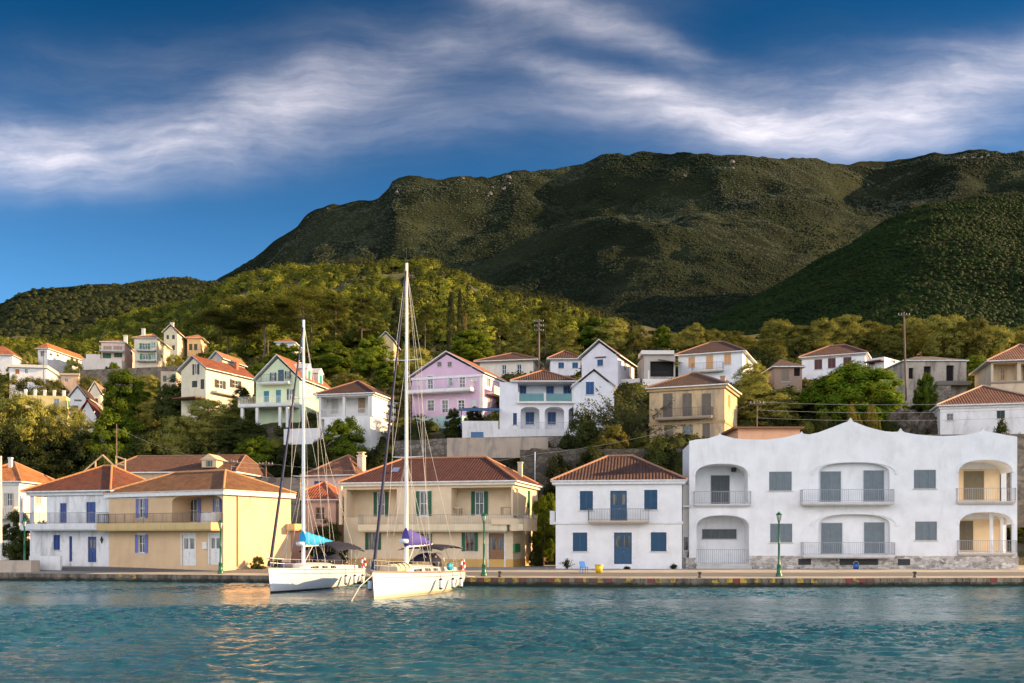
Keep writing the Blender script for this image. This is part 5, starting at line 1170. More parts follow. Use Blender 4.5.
# -- gardens between the central and right houses
for t in [
 ('feathery',628,109,368,84,'feathery light green tree in front of the arched house gable wing'),
 ('dark',583,106,406,44,'dark round tree under the gable wing of the arched house'),
 ('gold',614,103,423,46,'golden yellow bush below the feathery tree'),
 ('bush',568,104,430,38,'dark bush at the foot of the arched house terrace'),
 ('bush',640,101,432,34,'dark green bush beside the derelict ochre house'),
 ('olive',765,113,386,74,'large olive tree right of the derelict ochre house'),
 ('olive',752,122,362,46,'golden topped olive behind the derelict ochre house'),
 ('dark',792,118,392,40,'dark tree left of the big bright fig tree'),
 ('olive',777,150,345,24,'small tree in front of the brown shed'),
 ('fig',856,114,365,116,'huge bright green fig tree covering the lower part of the dark red shuttered house'),
 ('gold',854,102,404,22,'yellow green bush, left half of the pair above the villa peak'),
 ('gold',872,101,402,24,'yellow green bush, right half of the pair above the villa peak'),
 ('broad',908,128,365,18,'yellow sprouting shrub on the left corner of the stone ruin'),
 ('broad',925,116,372,26,'creeper bush growing on the stone ruin wall'),
 ('broad',976,140,352,30,'yellow green shrub between the ruin and the cream house'),
 ('bush',1002,98.5,414,24,'dark bush in front of the low white house'),
 ('broad',1016,97,432,22,'green bush beside the right end of the villa'),
 ('bush',692,104,436,22,'low dark bush between the ochre ruin and the villa parapet'),
 ('bush',822,101,414,30,'dark bush left of the yellow green bush pair above the villa'),
 ('bush',893,103.5,420,30,'bush at the foot of the rock face above the villa'),
 ('bush',742,101,425,30,'dark bush at the right foot of the ochre ruin'),
 ('olive',640,126,392,30,'small olive behind the feathery tree'),
 ('bush',560,98,450,40,'dark bush above the left side of the blue shuttered roof'),
 ('bush',592,99,441,44,'dark bush behind the roof peak of the blue shuttered house'),
 ('dark',660,98.5,438,48,'dark tree behind the right side of the blue shuttered roof'),
 ('bush',684,97,448,34,'dark bush in the gap above the narrow annex'),
 ('broad',545,93,492,34,'tall bright green shrub in the gap between the cream house and the blue shuttered house'),
 ('dark',536,90.5,545,16,'dark potted shrub at the right corner of the cream house'),
 ('dark',328,90,520,44,'dark shrub with spiky leaves behind the left yacht'),
 ('bush',258,82.5,556,22,'low hedge bush at the foot of the ochre house side wall'),
 ('bush',280,84,558,26,'low hedge bush at the far end of the ochre house side wall'),
 ('bush',20,94,510,42,'dark bushy tree between the far left house and the blue doored house'),
 ('bush',42,93.5,520,24,'dark bush beside the porch of the blue doored house')]: T(*t)
# -- small plants at the house fronts
def plant(px, Y, top, w, label):
    rs = np.random.RandomState(int(px)); X = PX(px, Y); z0 = qz(X, Y); hgt = PZ(top, Y)-z0; R = w/F*Y/2; Cs = []
    st = MB()
    for k in range(26):
        a = rs.rand()*6.28; q = rs.rand()*R; s = np.linspace(.2, 1, 22); P = np.stack([np.cos(a)*q*s, np.sin(a)*q*s, hgt*s*(1-.5*q/R*s)*rs.uniform(.6,1)], 1); st.tube((0,0,0), P[-1], .012, .004, 4); Cs.append(P + rs.normal(size=P.shape)*.05)
    r = empty('plant', (X, Y, z0), 0, label, 'plant', 'plants at the house fronts'); C = np.vstack(Cs); st.build('stem', bark(), r); link('foliage', leafmesh('foliage', C, rdir(rs, len(C)), .14, rs, DARK, .35), r)
plant(567, 81.3, 556, 15, 'bushy green plant at the left corner of the blue shuttered house'); plant(674, 81.4, 563.5, 9, 'small green plant at the right corner of the blue shuttered house'); plant(627, 81.2, 567, 9, 'tiny weeds by the door step of the blue shuttered house'); plant(687, 84, 540, 8, 'thin climbing plant at the narrow annex')
RKM0 = paint((.17,.16,.145), .95, .7)
# -- undergrowth and woods: masses
def domes(cent, rad, rs, sq):
    n = len(cent); a = np.arange(6)*PI/3 + rs.rand(n,1)*6.28; V = []
    for k, (r, z) in enumerate(((.95,-.45),(.88,.35),(.42,.88))):
        j = 1 + .30*(rs.rand(n,6)-.5); V.append(np.stack([cent[:,0:1] + np.cos(a)*rad[:,None]*r*j, cent[:,1:2] + np.sin(a)*rad[:,None]*r*j, cent[:,2:3] + rad[:,None]*sq*z*(1+.25*(rs.rand(n,6)-.5))], -1))
    V = np.concatenate(V, 1).reshape(-1, 3); q = []
    for l in (0, 6): q += [(l+k, l+(k+1) % 6, l+6+(k+1) % 6, l+6+k) for k in range(6)]
    q += [(12,13,14,15),(12,15,16,17)]; Q = (np.arange(n)[:,None,None]*18 + np.array(q)[None]).reshape(-1, 4); return V, Q
def mass(name, label, X, Y, Z, size, per, lsz, mat, seed, squash=.8, core=.85):
    rs = np.random.RandomState(seed); n = len(X); rad = size*(.5+.85*rs.rand(n)**1.4); cent = np.stack([X, Y, Z + rad*squash*.45], 1); V = np.zeros((0,3)); Q = np.zeros((0,4), int)
    if core: V, Q = domes(cent, rad*core, rs, squash)
    if per:
        d = rdir(rs, n*per); d[:,2] = np.where(d[:,2] < -.3, -d[:,2], d[:,2]); r = (.82+.26*rs.rand(n*per)) * (1 + .16*vnoise(d[:,0]*2.5 + np.repeat(np.arange(n)*3.7, per), d[:,1]*2.5+d[:,2]*2.5))
        C = np.repeat(cent, per, 0) + d*(np.repeat(rad, per)*r)[:,None]*np.array([1,1,squash]); nn = d*1.6 + rs.normal(size=d.shape)*.6; nn /= np.linalg.norm(nn, axis=1)[:,None]
        t = np.cross(nn, rs.normal(size=d.shape)); t /= np.linalg.norm(t, axis=1)[:,None] + 1e-9; b = np.cross(nn, t); L = (lsz*(.6+.8*rs.rand(len(C))))[:,None]
        v = np.stack([C - t*L/2, C + b*L*.36, C + t*L/2, C - b*L*.36], 1).reshape(-1, 3); Q = np.vstack([Q, len(V) + np.arange(4*len(C)).reshape(-1, 4)]); V = np.vstack([V, v])
    return tag(link(name, npmesh(name, V, Q, mat, True)), label, kind='stuff')
rs = np.random.RandomState(3)
n = 9000; Y = 97 + 165*rs.rand(n)**1.3; X = (rs.rand(n)*1.5 - .78)*Y; ok = np.ones(n, bool)
ff = [(np.array(M.to_3x3()), np.array(M.translation), w, d) for M, w, d in FOOT]
def clear(X, Y, m):
    ok = np.ones(len(X), bool)
    for R, t, w, d in ff:
        a = R[0,0]*X + R[0,1]*Y + t[0]; b = R[1,0]*X + R[1,1]*Y + t[1]; ok &= ~((a > -m) & (a < w+m) & (b > -m*2.2) & (b < d+m))
    return ok
ok = clear(X, Y, .9) & (fbm(X/14, Y/14, 3) > -.75); X, Y = X[ok], Y[ok]
k = len(X)//3
mass('undergrowth', 'low dark scrub covering the slope between the houses', X[:2*k], Y[:2*k], ground_np(X[:2*k], Y[:2*k])-.1, 1.3, 80, .34, leaf((.012,.019,.006), (.05,.058,.014), .2), 5)
mass('shrubbery', 'sunlit yellow green scrub between the houses', X[2*k:], Y[2*k:], ground_np(X[2*k:], Y[2*k:])-.1, 1.1, 70, .32, leaf((.025,.032,.007), (.17,.175,.03), .3), 6)
n = 900; Y = 140 + 70*rs.rand(n); X = (rs.rand(n)*.95 - .42)*Y; ok = clear(X, Y, 1.5); X, Y = X[ok], Y[ok]
mass('crest_scrub', 'dark scrub under the tree row on the crest', X, Y, ground_np(X, Y)-.3, 1.5, 90, .34, leaf((.010,.016,.005), (.05,.06,.014), .2), 15)
n = 4600; Y = 245 + 450*rs.rand(n)**1.2; X = (rs.rand(n)*.95 - .56)*Y; px = 512 + X/Y*F
ok = ((px < 620) | (Y < 205)) & clear(X, Y, 2.5); X, Y = X[ok], Y[ok]; Z = ground_np(X, Y); kk = rs.rand(len(X)); s1 = kk < .40
hv = fbm(X/25, Y/25, 3)
mass('forest', 'golden green wood on the lit hill behind the village', X[s1], Y[s1], Z[s1]+.4+hv[s1]*1.2, 3.0, 130, .85, leaf((.045,.055,.007), (.22,.235,.026), .32, .15), 8, .85)
mass('woods', 'darker olive and pine wood on the hill behind the village', X[~s1], Y[~s1], Z[~s1]+.6+hv[~s1]*1.4, 3.2, 130, .9, leaf((.012,.020,.004), (.085,.10,.013), .28, .15), 9, .95)
n = 3600; Y = 225 + 475*rs.rand(n); X = (-.02 + rs.rand(n)*.66)*Y; px = 512+X/Y*F; ok = (px > 600) & clear(X, Y, 2.5); X, Y = X[ok], Y[ok]
mass('valley_woods', 'dark wood in the valley behind the golden crest trees', X, Y, ground_np(X, Y)-.6, 2.2, 40, .8, leaf((.005,.009,.003), (.016,.022,.006), .2, .1), 14, 1.0)
n = 420; Y = 300 + 330*rs.rand(n); X = (rs.rand(n)*.5 - .2)*Y; Z = ground_np(X, Y); px = 512+X/Y*F; ok = (px > 250) & (px < 640) & clear(X, Y, 2); X, Y, Z = X[ok], Y[ok], Z[ok]
cz = [(X, Y, Z + q) for q in (1.2, 3.0, 4.8, 6.4)]
mass('cypress_woods', 'scattered pointed cypresses on the hill crest', np.concatenate([a for a,_,_ in cz]), np.concatenate([b for _,b,_ in cz]), np.concatenate([c for _,_,c in cz]), 1.0, 26, .6, CYP, 12, 1.5, 0)
def on_ridge(R, n, seed, tmax, dens, thr):
    X, Y, Z, nt = R; rs = np.random.RandomState(seed); r = rs.rand(n)**.9*(nt-2)*tmax; c = rs.rand(n)*(X.shape[1]-2); i, j = r.astype(int), c.astype(int); fi, fj = r-i, c-j
    B = lambda A: (A[i,j]*(1-fj)+A[i,j+1]*fj)*(1-fi) + (A[i+1,j]*(1-fj)+A[i+1,j+1]*fj)*fi
    x, y, z = B(X), B(Y), B(Z); px = 512+x/y*F; ok = (px > -120) & (px < 1150) & (fbm(x/dens, y/dens, 4) > thr); return x[ok], y[ok], z[ok]
x, y, z = on_ridge(mountain, 230000, 1, 1.0, 260, -9.); f = fbm(x/260, y/260, 5) + .5*fbm(x/60, y/60, 3); q = f > -.32
mass('mountain_scrub', 'dark maquis scrub and trees covering the mountain', x[q], y[q], z[q]-.3, 1.95*y[q]/1350, 0, 2.2, leaf((.005,.009,.0045), (.023,.034,.016), .02, .008), 21, .62)
q = ~q; mass('mountain_meadow', 'paler grey green low scrub in patches on the mountain', x[q], y[q], z[q]-.5, 1.5*y[q]/1350, 0, 1.8, leaf((.011,.018,.010), (.056,.068,.042), .02, .012), 25, .55)
x, y, z = on_ridge(mountain, 7000, 6, 1.0, 120, .55); q = (z > PZ(205, 1750)) & (fbm(x/50, y/50, 3) > .25)
mass('mountain_rocks', 'pale limestone outcrops scattered below the mountain crest', x[q], y[q], z[q]-1., 4.2, 6, 3.4, RKM0, 26, .9)
x, y, z = on_ridge(spur, 52000, 2, 1.0, 60, -9.); mass('spur_woods', 'dark green woods on the right hill', x, y, z-.3, 1.9, 6, .9, leaf((.007,.017,.003), (.028,.052,.009), .03, .04), 22, .6)
x, y, z = on_ridge(farhill, 14000, 3, 1.0, 90, -.7); mass('far_woods', 'dark woods on the far left hill', x, y, z-.4, 3.2, 8, 1.5, leaf((.008,.011,.004), (.036,.044,.012), .03, .04), 23, .8)
# ---------------------------------------------------------------- yachts
def person(label, X, Y, z, rz, shirt, sc_=1.0):
    """a seated figure: one skinned body, hair as its child"""
    J = [(0,0,.10),(0,.02,.35),(0,.03,.52),(0,.02,.62),(0,-.02,.74), (.19,.03,.50),(.24,-.08,.27),(.20,-.30,.20), (-.19,.03,.50),(-.24,-.08,.27),(-.20,-.30,.20),
         (.10,-.05,.08),(.13,-.42,.10),(.13,-.45,-.33),(.13,-.56,-.36), (-.10,-.05,.08),(-.13,-.42,.10),(-.13,-.45,-.33),(-.13,-.56,-.36)]
    R = [.15,.14,.13,.055,.10, .07,.05,.035, .07,.05,.035, .10,.075,.05,.04, .10,.075,.05,.04]
    E_ = [(0,1),(1,2),(2,3),(3,4),(2,5),(5,6),(6,7),(2,8),(8,9),(9,10),(0,11),(11,12),(12,13),(13,14),(0,15),(15,16),(16,17),(17,18)]
    me = bpy.data.meshes.new('person'); me.from_pydata(J, E_, []); o = link('person', me)
    m = o.modifiers.new('skin', 'SKIN'); o.modifiers.new('sub', 'SUBSURF').levels = 1
    for v, r in zip(me.skin_vertices[0].data, R): v.radius = (r, r*.85)
    me.skin_vertices[0].data[0].use_root = True
    dg = bpy.context.evaluated_depsgraph_get(); dg.update(); m2 = bpy.data.meshes.new_from_object(o.evaluated_get(dg)); o.modifiers.clear(); o.data = m2
    m2.materials.clear(); skin = paint((.45,.26,.18), .6); cl = paint(shirt, .85); lg = paint((.03,.035,.05), .85)
    for q in (cl, lg, skin): m2.materials.append(q)
    for p in m2.polygons:
        c = p.center; p.use_smooth = True; p.material_index = 2 if (c.z > .6 or (abs(c.x) > .15 and c.y < -.12 and c.z > .16)) else 1 if c.z < .16 else 0
    hb = MB(); hb.ball((0,.0,.80), .105, .12, .09); hb.build('hair', paint((.02,.015,.012), .7), o)
    o.location = (X, Y, z); o.rotation_euler = (0, 0, rz); o.scale = (sc_,)*3
    return tag(o, label, 'person', None)
class Yacht: pass
def yacht(label, bowpx, bowY, phi, L, B, mast_s, mast_h, hullc, bottom, stripe, deckc, cover, coverL, bim, group):
    ph = math.radians(phi); root = empty('sailing_yacht', (PX(bowpx, bowY), bowY, 0), PI/2 - ph, label, 'sailing yacht', group)
    W0 = lambda x, y, z: root.matrix_basis @ Vector((x, y, z))
    def hb(s): 
        t = min(s/.60, 1); b = B/2*(1-(1-t)**1.75); return max(.02, b*(1 if s < .6 else 1-.16*((s-.6)/.4)**1.6))
    def sheer(s): return 1.52 - .42*s + .10*s*s
    NS = 34; sec = [(0.0,-.45),(.55,-.34),(.80,-.06),(.87,.09),(.90,.20),(.955,.62),(1.0,1.0)]
    V = MB(); rows = []
    for i in range(NS+1):
        s = i/NS; b, sh = hb(s), sheer(s); lift = max(0, (s-.72)/.28)**1.7*.52; ring = []
        for k, (u, v) in enumerate(sec):
            z = v if k < 5 else lerp(.20, sh, (v-.2)/.8)
            if k < 5: z = z + lift*(1 - max(0, k-2)*.24)
            x = s*L + (.30*(1-max(0, z)/1.5) if s < .08 else .0)*(1-s/.08 if s < .08 else 0) + (-.0)
            if s > .9: x += (sh-z)*.25*(s-.9)/.1
            fl = 1 - .35*(1-s)*(1-v)**1.2 if k > 1 else 1
            ring.append((x, b*u*fl, z))
        rows.append(ring)
    for side in (1, -1):
        for i in range(NS):
            for k in range(len(sec)-1):
                q = [rows[i][k], rows[i+1][k], rows[i+1][k+1], rows[i][k+1]]; q = [(a, b*side, c) for a, b, c in q]
                V.add(q, [(0,1,2,3)], 1 if k < 3 else 2 if k == 3 else 0, True)
    tr_ = rows[-1]; ps = [(a, b, c) for a, b, c in tr_] + [(a, -b, c) for a, b, c in reversed(tr_[1:])]; V.add(ps, [tuple(range(len(ps)))], 0)
    hull = V.build('hull', [hullc, bottom, stripe], root)
    # merge the lofted patches so that the side shades smoothly
    bm = bmesh.new(); bm.from_mesh(hull.data); bmesh.ops.remove_doubles(bm, verts=bm.verts, dist=.002); bm.to_mesh(hull.data); bm.free()
    d = MB()
    for i in range(NS):
        a, b = rows[i][-1], rows[i+1][-1]; d.add([(a[0],a[1]-.01,a[2]-.05),(b[0],b[1]-.01,b[2]-.05),(b[0],-b[1]+.01,b[2]-.05),(a[0],-a[1]+.01,a[2]-.05)], [(0,1,2,3)])
    d.build('deck', deckc, root)
    tb = MB()
    for side in (1, -1): tb.path([(r[-1][0], r[-1][1]*side, r[-1][2]+.01) for r in rows], .045, 5)
    tb.build('toe_rail', wood((.34,.17,.07)) if cover[0] > .03 else paint((.5,.5,.5), .4), hull)
    for side in (1, -1):
        ln = MB(); ln.path([(r[5][0], (r[5][1]*.5+r[6][1]*.5+.014)*side, r[5][2]*.5+r[6][2]*.5) for r in rows[2:-1]], .014, 4)
        ln.build('sheer_stripe', paint((.03,.035,.06), .4), hull)
    # coach roof
    c = MB(); cs = []
    for i in range(13):
        t = i/12; s = .26 + .42*t; x = s*L; wd = hb(s)*.62*(1-.5*(1-min(t*2.2,1))**2); z0 = sheer(s)-.06; hh = .46*(1-(1-min(t*2.0, 1))**2)+.02
        cs.append([(x,-wd,z0),(x,-wd*.93,z0+hh*.72),(x,-wd*.62,z0+hh*.97),(x,0,z0+hh*1.08),(x,wd*.62,z0+hh*.97),(x,wd*.93,z0+hh*.72),(x,wd,z0)])
    for i in range(12):
        for k in range(6): c.add([cs[i][k],cs[i+1][k],cs[i+1][k+1],cs[i][k+1]], [(0,1,2,3)], 0, k in (1,2,3,4))
    c.add(cs[-1], [tuple(range(7))])
    cab = c.build('cabin', paint((.66,.65,.62), .3, .08), root)
    for side in (-1, 1):
        for i0, i1 in ((3,5),(6,8),(9,11)):
            a, b = cs[i0], cs[i1]; k0, k1 = (0, 1) if side < 0 else (6, 5); w = MB()
            q = [Vector(a[k0]).lerp(Vector(a[k1]), .35), Vector(b[k0]).lerp(Vector(b[k1]), .35), Vector(b[k0]).lerp(Vector(b[k1]), .85), Vector(a[k0]).lerp(Vector(a[k1]), .85)]
            w.add([v + Vector((0, side*.02, 0)) for v in q], [(0,1,2,3)]); w.build('window', glass((.006,.006,.008)), cab)
    # cockpit coaming, wheel
    k = MB(); z = sheer(.8)
    for side in (-1, 1): k.add([(.68*L,side*hb(.7)*.55,z-.1),(.97*L,side*hb(.95)*.7,z-.1),(.97*L,side*hb(.95)*.66,z+.22),(.68*L,side*hb(.7)*.5,z+.34),(.68*L,side*hb(.7)*.38,z+.34),(.97*L,side*hb(.95)*.5,z+.22)], [(0,1,2,3),(3,2,5,4)])
    k.build('coaming', paint((.74,.73,.70), .35, .08), root)
    wl = MB(); pv = [(.88*L, .55*math.cos(2*PI*i/16), z+.65+.55*math.sin(2*PI*i/16)) for i in range(17)]; wl.path(pv, .022, 5)
    for i in range(0, 16, 4): wl.tube((.88*L,0,z+.65), pv[i], .014, n=4)
    wl.tube((.88*L,0,z-.1), (.86*L,0,z+.65), .09); wl.build('steering_wheel', M_steel(), root)
    # rig
    mx = mast_s*L; mz = sheer(mast_s)+.3; top = mast_h; al = paint((.82,.80,.76), .35, .06)
    m_ = MB(); m_.tube((mx,0,mz-.2), (mx+.05,0,top), .125, .085, 10); mast = m_.build('mast', al, root)
    sp = MB(); 
    for q in (.36, .68):
        zz = lerp(mz, top, q); 
        for side in (-1, 1): sp.tube((mx,0,zz), (mx+.25,side*B*.27*(1.15-q*.4),zz+.08), .04, .025, 5)
    sp.build('spreader', al, mast)
    an = MB(); an.tube((mx,0,top), (mx,0,top+.9), .016, n=4); an.tube((mx-.35,0,top+.25), (mx+.1,0,top+.2), .014, n=4); an.build('antenna', M_dark(), mast)
    rd = MB(); rd.lathe((mx-.42,0,lerp(mz,top,.085)), [(0,-.14),(.26,-.13),(.30,0),(.26,.12),(0,.14)], 10); rd.build('radar_dome', paint((.6,.66,.72), .4), mast)
    st = MB(); r = .013; zs = [lerp(mz, top, q) for q in (.36, .68)]
    for side in (-1, 1):
        tips = [(mx+.25, side*B*.27*(1.15-q*.4), lerp(mz,top,q)+.08) for q in (.36,.68)]; ch = (mx+.3, side*hb(mast_s)*.93, sheer(mast_s))
        st.path([ch, tips[0], tips[1], (mx,0,top-.15)], r, 4); st.tube((mx+.7, side*hb(mast_s)*.9, sheer(mast_s)), (mx,0,zs[0]), r, n=4); st.tube((mx-.5, side*hb(mast_s)*.9, sheer(mast_s)), (mx,0,zs[0]), r, n=4)
        st.tube(tips[0], (mx,0,zs[1]), r, n=4); st.tube((.985*L, side*hb(.98)*.7, sheer(1)), (.70*L,0,lerp(mz,top,.48)), r, n=4)
    st.tube((.70*L,0,lerp(mz,top,.48)), (mx,0,top-.05), r, n=4); st.tube((mx+.06,.05,top-.4), (mx+.25,.25,mz), .01, n=4); st.tube((mx-.05,-.1,top-.6), (mx+.1,-.4,mz), .01, n=4)
    st.tube((mx+coverL,0,mz+1.55), (mx+.1,0,top-.1), .011, n=4)
    st.build('stay', paint((.62,.58,.50), .4), mast)
    jb = MB(); a, b = Vector((.25,0,sheer(0)+.15)), Vector((mx-.03,0,top-.5)); 
    nseg = 14
    for i in range(nseg): t0, t1 = i/nseg, (i+1)/nseg; jb.tube(a.lerp(b,t0), a.lerp(b,t1), lerp(.105,.045,t0), lerp(.105,.045,t1), 8, cap=False)
    jb.tube(a, a.lerp(b,.02), .17, .17, 8); jb.build('furled_jib', paint((.012,.014,.05), .7), root)
    bz = mz + 1.25; bo = MB(); bo.tube((mx+.1,0,bz), (mx+coverL+.25,0,bz+.10), .085, .075, 8); boom = bo.build('boom', al, root)
    kk = MB(); kk.tube((mx+.05,0,mz), (mx+1.4,0,bz), .03, n=5); kk.build('vang', paint((.6,.55,.5), .5), boom); kk = MB(); kk.path([(mx+coverL*.8,0,bz), (mx+coverL*.85,.3,mz+.1)], .02, 4); kk.path([(mx+coverL*.5,0,bz), (mx+coverL*.75,-.4,mz)], .02, 4); kk.build('mainsheet', paint((.6,.55,.5), .5), boom)
    # sail cover: folded sail with a slack, wrinkled cloth
    cv = MB(); n = 26; rg = []
    rs = np.random.RandomState(int(bowpx))
    for i in range(n+1):
        t = i/n; hh = (1.02 if cover[0] > .03 else .86)*(1-t)**.75+.17; wd = .24*(1-t*.5); wob = rs.normal()*.025; ring = []
        for q in range(12):
            a_ = 2*PI*q/12; yy = math.cos(a_)*wd*(1-.45*max(0, math.sin(a_))); zz = bz-.02+hh/2+math.sin(a_)*hh/2 + wob + .02*math.sin(t*40+q*2)
            ring.append((mx-.12+t*coverL, yy + .02*math.sin(t*31+q*3), zz + t*.08))
        rg.append(ring)
    for i in range(n):
        for q in range(12): cv.add([rg[i][q],rg[i+1][q],rg[i+1][(q+1) % 12],rg[i][(q+1) % 12]], [(0,1,2,3)], 0, True)
    cv.add(rg[0], [tuple(range(12))]); cv.add(rg[-1], [tuple(range(12))]); co = cv.build('sail_cover', paint(cover, .75, .2), boom)
    bm = bmesh.new(); bm.from_mesh(co.data); bmesh.ops.remove_doubles(bm, verts=bm.verts, dist=.003); bm.to_mesh(co.data); bm.free()
    # bimini
    s0, s1, zb_, drop = bim; b_ = MB(); bw = hb(.85)*.86; N1, N2 = 10, 8
    for i in range(N1+1):
        for q in range(N2+1):
            t, u = i/N1, q/N2*2-1; b_.v.append((lerp(s0,s1,t)*L, u*bw, sheer(.85)+zb_ - drop*(abs(u)**2.5) - .22*(2*t-1)**2*1.0 + .02*math.sin(i*2+q)))
    for i in range(N1):
        for q in range(N2): k0 = i*(N2+1)+q; b_.f.append((k0,k0+1,k0+N2+2,k0+N2+1)); b_.m.append(0); b_.sm.append(True)
    bi = b_.build('bimini', paint((.004,.006,.024), .9), root); so_ = bi.modifiers.new('thick', 'SOLIDIFY'); so_.thickness = .03
    fr = MB()
    for t in (.12, .5, .88):
        for side in (-1, 1): fr.tube((lerp(s0,s1,.5)*L, side*bw*.98, sheer(.85)+.1), (lerp(s0,s1,t)*L, side*bw*.99, sheer(.85)+zb_-drop), .018, n=5)
    fr.build('bimini_frame', M_steel(), bi)
    sh = MB()                                             # spray hood
    for i in range(7):
        for q in range(9): t, a_ = i/6, PI*q/8; sh.v.append((.64*L+t*1.2, math.cos(a_)*hb(.66)*.55, sheer(.66)+.3+math.sin(a_)**.6*(.35+.55*t**.6)))
    for i in range(6):
        for q in range(8): k0 = i*9+q; sh.f.append((k0,k0+1,k0+10,k0+9)); sh.m.append(0); sh.sm.append(True)
    sh.build('spray_hood', paint((.005,.007,.025), .9), root)
    # rails
    lf = MB(); ss_ = np.linspace(.10, .93, 9)
    for side in (-1, 1):
        P = [Vector((s*L, side*hb(s)*.95, sheer(s))) for s in ss_]
        for p in P: lf.tube(p, p+Vector((0,0,.62)), .014, n=5)
        for zz in (.33, .61): lf.path([p+Vector((0,0,zz)) for p in P], .008, 4)
        lf.path([P[0]+Vector((0,0,.61)), Vector((.05,side*.12,sheer(0)+.66))], .02, 5); lf.path([P[0]+Vector((0,0,.33)), Vector((.10,side*.10,sheer(0)+.36))], .014, 5); lf.tube((.12,side*.1,sheer(0)),(.05,side*.12,sheer(0)+.66), .018, n=5)
        e = P[-1]; lf.path([e+Vector((0,0,.61)), Vector((.985*L,side*hb(1)*.9,sheer(1)+.66)), Vector((.985*L,side*hb(1)*.35,sheer(1)+.66))], .02, 5); lf.tube((.985*L,side*hb(1)*.9,sheer(1)), (.985*L,side*hb(1)*.9,sheer(1)+.66), .018, n=5)
    lf.tube((.05,-.12,sheer(0)+.66),(.05,.12,sheer(0)+.66), .02, n=5); lf.build('guard_rail', M_steel(), root)
    Y_ = Yacht(); Y_.root, Y_.W, Y_.hb, Y_.sheer, Y_.L, Y_.phi, Y_.rz = root, (lambda x, y, z: Matrix.Translation(root.location) @ Matrix.Rotation(PI/2-ph, 4, 'Z') @ Vector((x,y,z))), hb, sheer, L, ph, PI/2-ph
    return Y_
HW = paint((.60,.63,.67), .22, .06)
y1 = yacht('white sailing yacht with bright blue sail cover and dark boot stripe, left of the two', 268, 62, 15.5, 11.4, 3.7, .41, 18.0, HW, paint((.02,.022,.028), .5), paint((.62,.60,.56), .3), paint((.62,.58,.5), .6), (.01,.30,.62), 4.7, (.60,1.0,1.95,.55), 'moored sailing yachts')
y2 = yacht('larger white sailing yacht with purple sail cover and teak rail, right of the two', 372, 55.5, 14.5, 12.6, 3.7, .43, 20.2, HW, paint((.60,.48,.30), .5), paint((.70,.62,.48), .4), wood((.42,.28,.15)), (.055,.045,.27), 4.5, (.62,1.02,1.75,.15), 'moored sailing yachts')
def fender(yb, s, side, label, c=(.72,.70,.68)):
    x, y = s*yb.L, side*(yb.hb(s)+.14); zt = yb.sheer(s); p = yb.W(x, y, 0); o = empty('fender', (p.x, p.y, zt-1.05), yb.rz, label, 'fender', 'fenders hanging along the yachts')
    mb = MB(); mb.lathe((0,0,0), [(0,-.02),(.08,.0),(.13,.08),(.13,.55),(.08,.63),(0,.65)], 10); mb.build('body', paint(c, .5), o)
    e = MB(); e.lathe((0,0,0), [(.0,-.03),(.085,-.01),(.134,.09)], 10); e.lathe((0,0,0), [(.134,.55),(.085,.64),(0,.68)], 10); e.build('end_cap', paint((.015,.02,.05), .5), o)
    r = MB(); r.tube((0,0,.66), (0,-side*.12,1.65), .014, n=4); r.build('rope', paint((.1,.1,.12), .8), o)
for i, (s, l) in enumerate(((.50,'pale fender nearest the bow on the side of the purple covered yacht'),(.68,'middle fender on the side of the purple covered yacht'),(.84,'rear fender of three on the side of the purple covered yacht'))): fender(y2, s, -1, l)
for s, l in ((.62,'pale fender in the middle of the blue covered yacht side'),(.76,'pale fender below the cockpit of the blue covered yacht'),(.90,'pale fender near the stern of the blue covered yacht')): fender(y1, s, -1, l)
fender(y2, .10, 1, 'large pale blue fender between the two yachts', (.45,.52,.62))
# gear on deck
def on(yb, x, y, z, nm, label, cat): p = yb.W(x, y, z); return empty(nm, p, yb.rz, label, cat)
o = on(y2, 3.1, -.2, y2.sheer(.24), 'dinghy_roll', 'rolled beige inflatable on the foredeck of the purple covered yacht', 'dinghy'); mb = MB()
for k, (a, b, r) in enumerate(((-.55,.0,.24),(.55,.0,.24),(0,.0,.30))): mb.tube((-1.1,a*.6,.18),(1.5,a*.5,.25),r,r*.8,10)
mb.build('rubber_tube', paint((.62,.52,.36), .7), o); mb = MB(); 
for x in (-.6, .2, .9): mb.path([(x, .55*math.cos(t), .2+.36*math.sin(t)) for t in np.linspace(0, PI, 9)], .025, 4)
mb.build('strap', M_dark(), o)
o = on(y1, 2.2, 0, y1.sheer(.2), 'sail_bag', 'dark heap of bagged sail on the foredeck of the blue covered yacht', 'sail bag'); mb = MB(); mb.ball((0,0,.2), .75, .4, .27, n=12); mb.ball((.7,.2,.15), .4, .35, .22); mb.build('bag', paint((.05,.05,.10), .85), o); mb = MB(); mb.tube((-.5,0,.47),(.6,.05,.45), .03, n=5); mb.build('strap', paint((.4,.05,.05), .8), o)
for yb, s, side, c, l in ((y1,.965,-1,(.55,.03,.03),'red and white lifebuoy on the stern rail of the blue covered yacht'), (y2,.95,-1,(.6,.04,.05),'red lifebuoy on the stern rail of the purple covered yacht')):
    o = on(yb, s*yb.L, side*yb.hb(s)*.97, yb.sheer(s)+.42, 'lifebuoy', l, 'lifebuoy'); mb = MB(); pr = [(.33*math.cos(t), 0, .33*math.sin(t)) for t in np.linspace(0, 2*PI, 25)]
    for i in range(24): mb.tube(pr[i], pr[i+1], .085, n=7, mi=i//3 % 2, cap=False)
    mb.build('ring', [paint(c, .5), paint((.75,.73,.7), .5)], o)
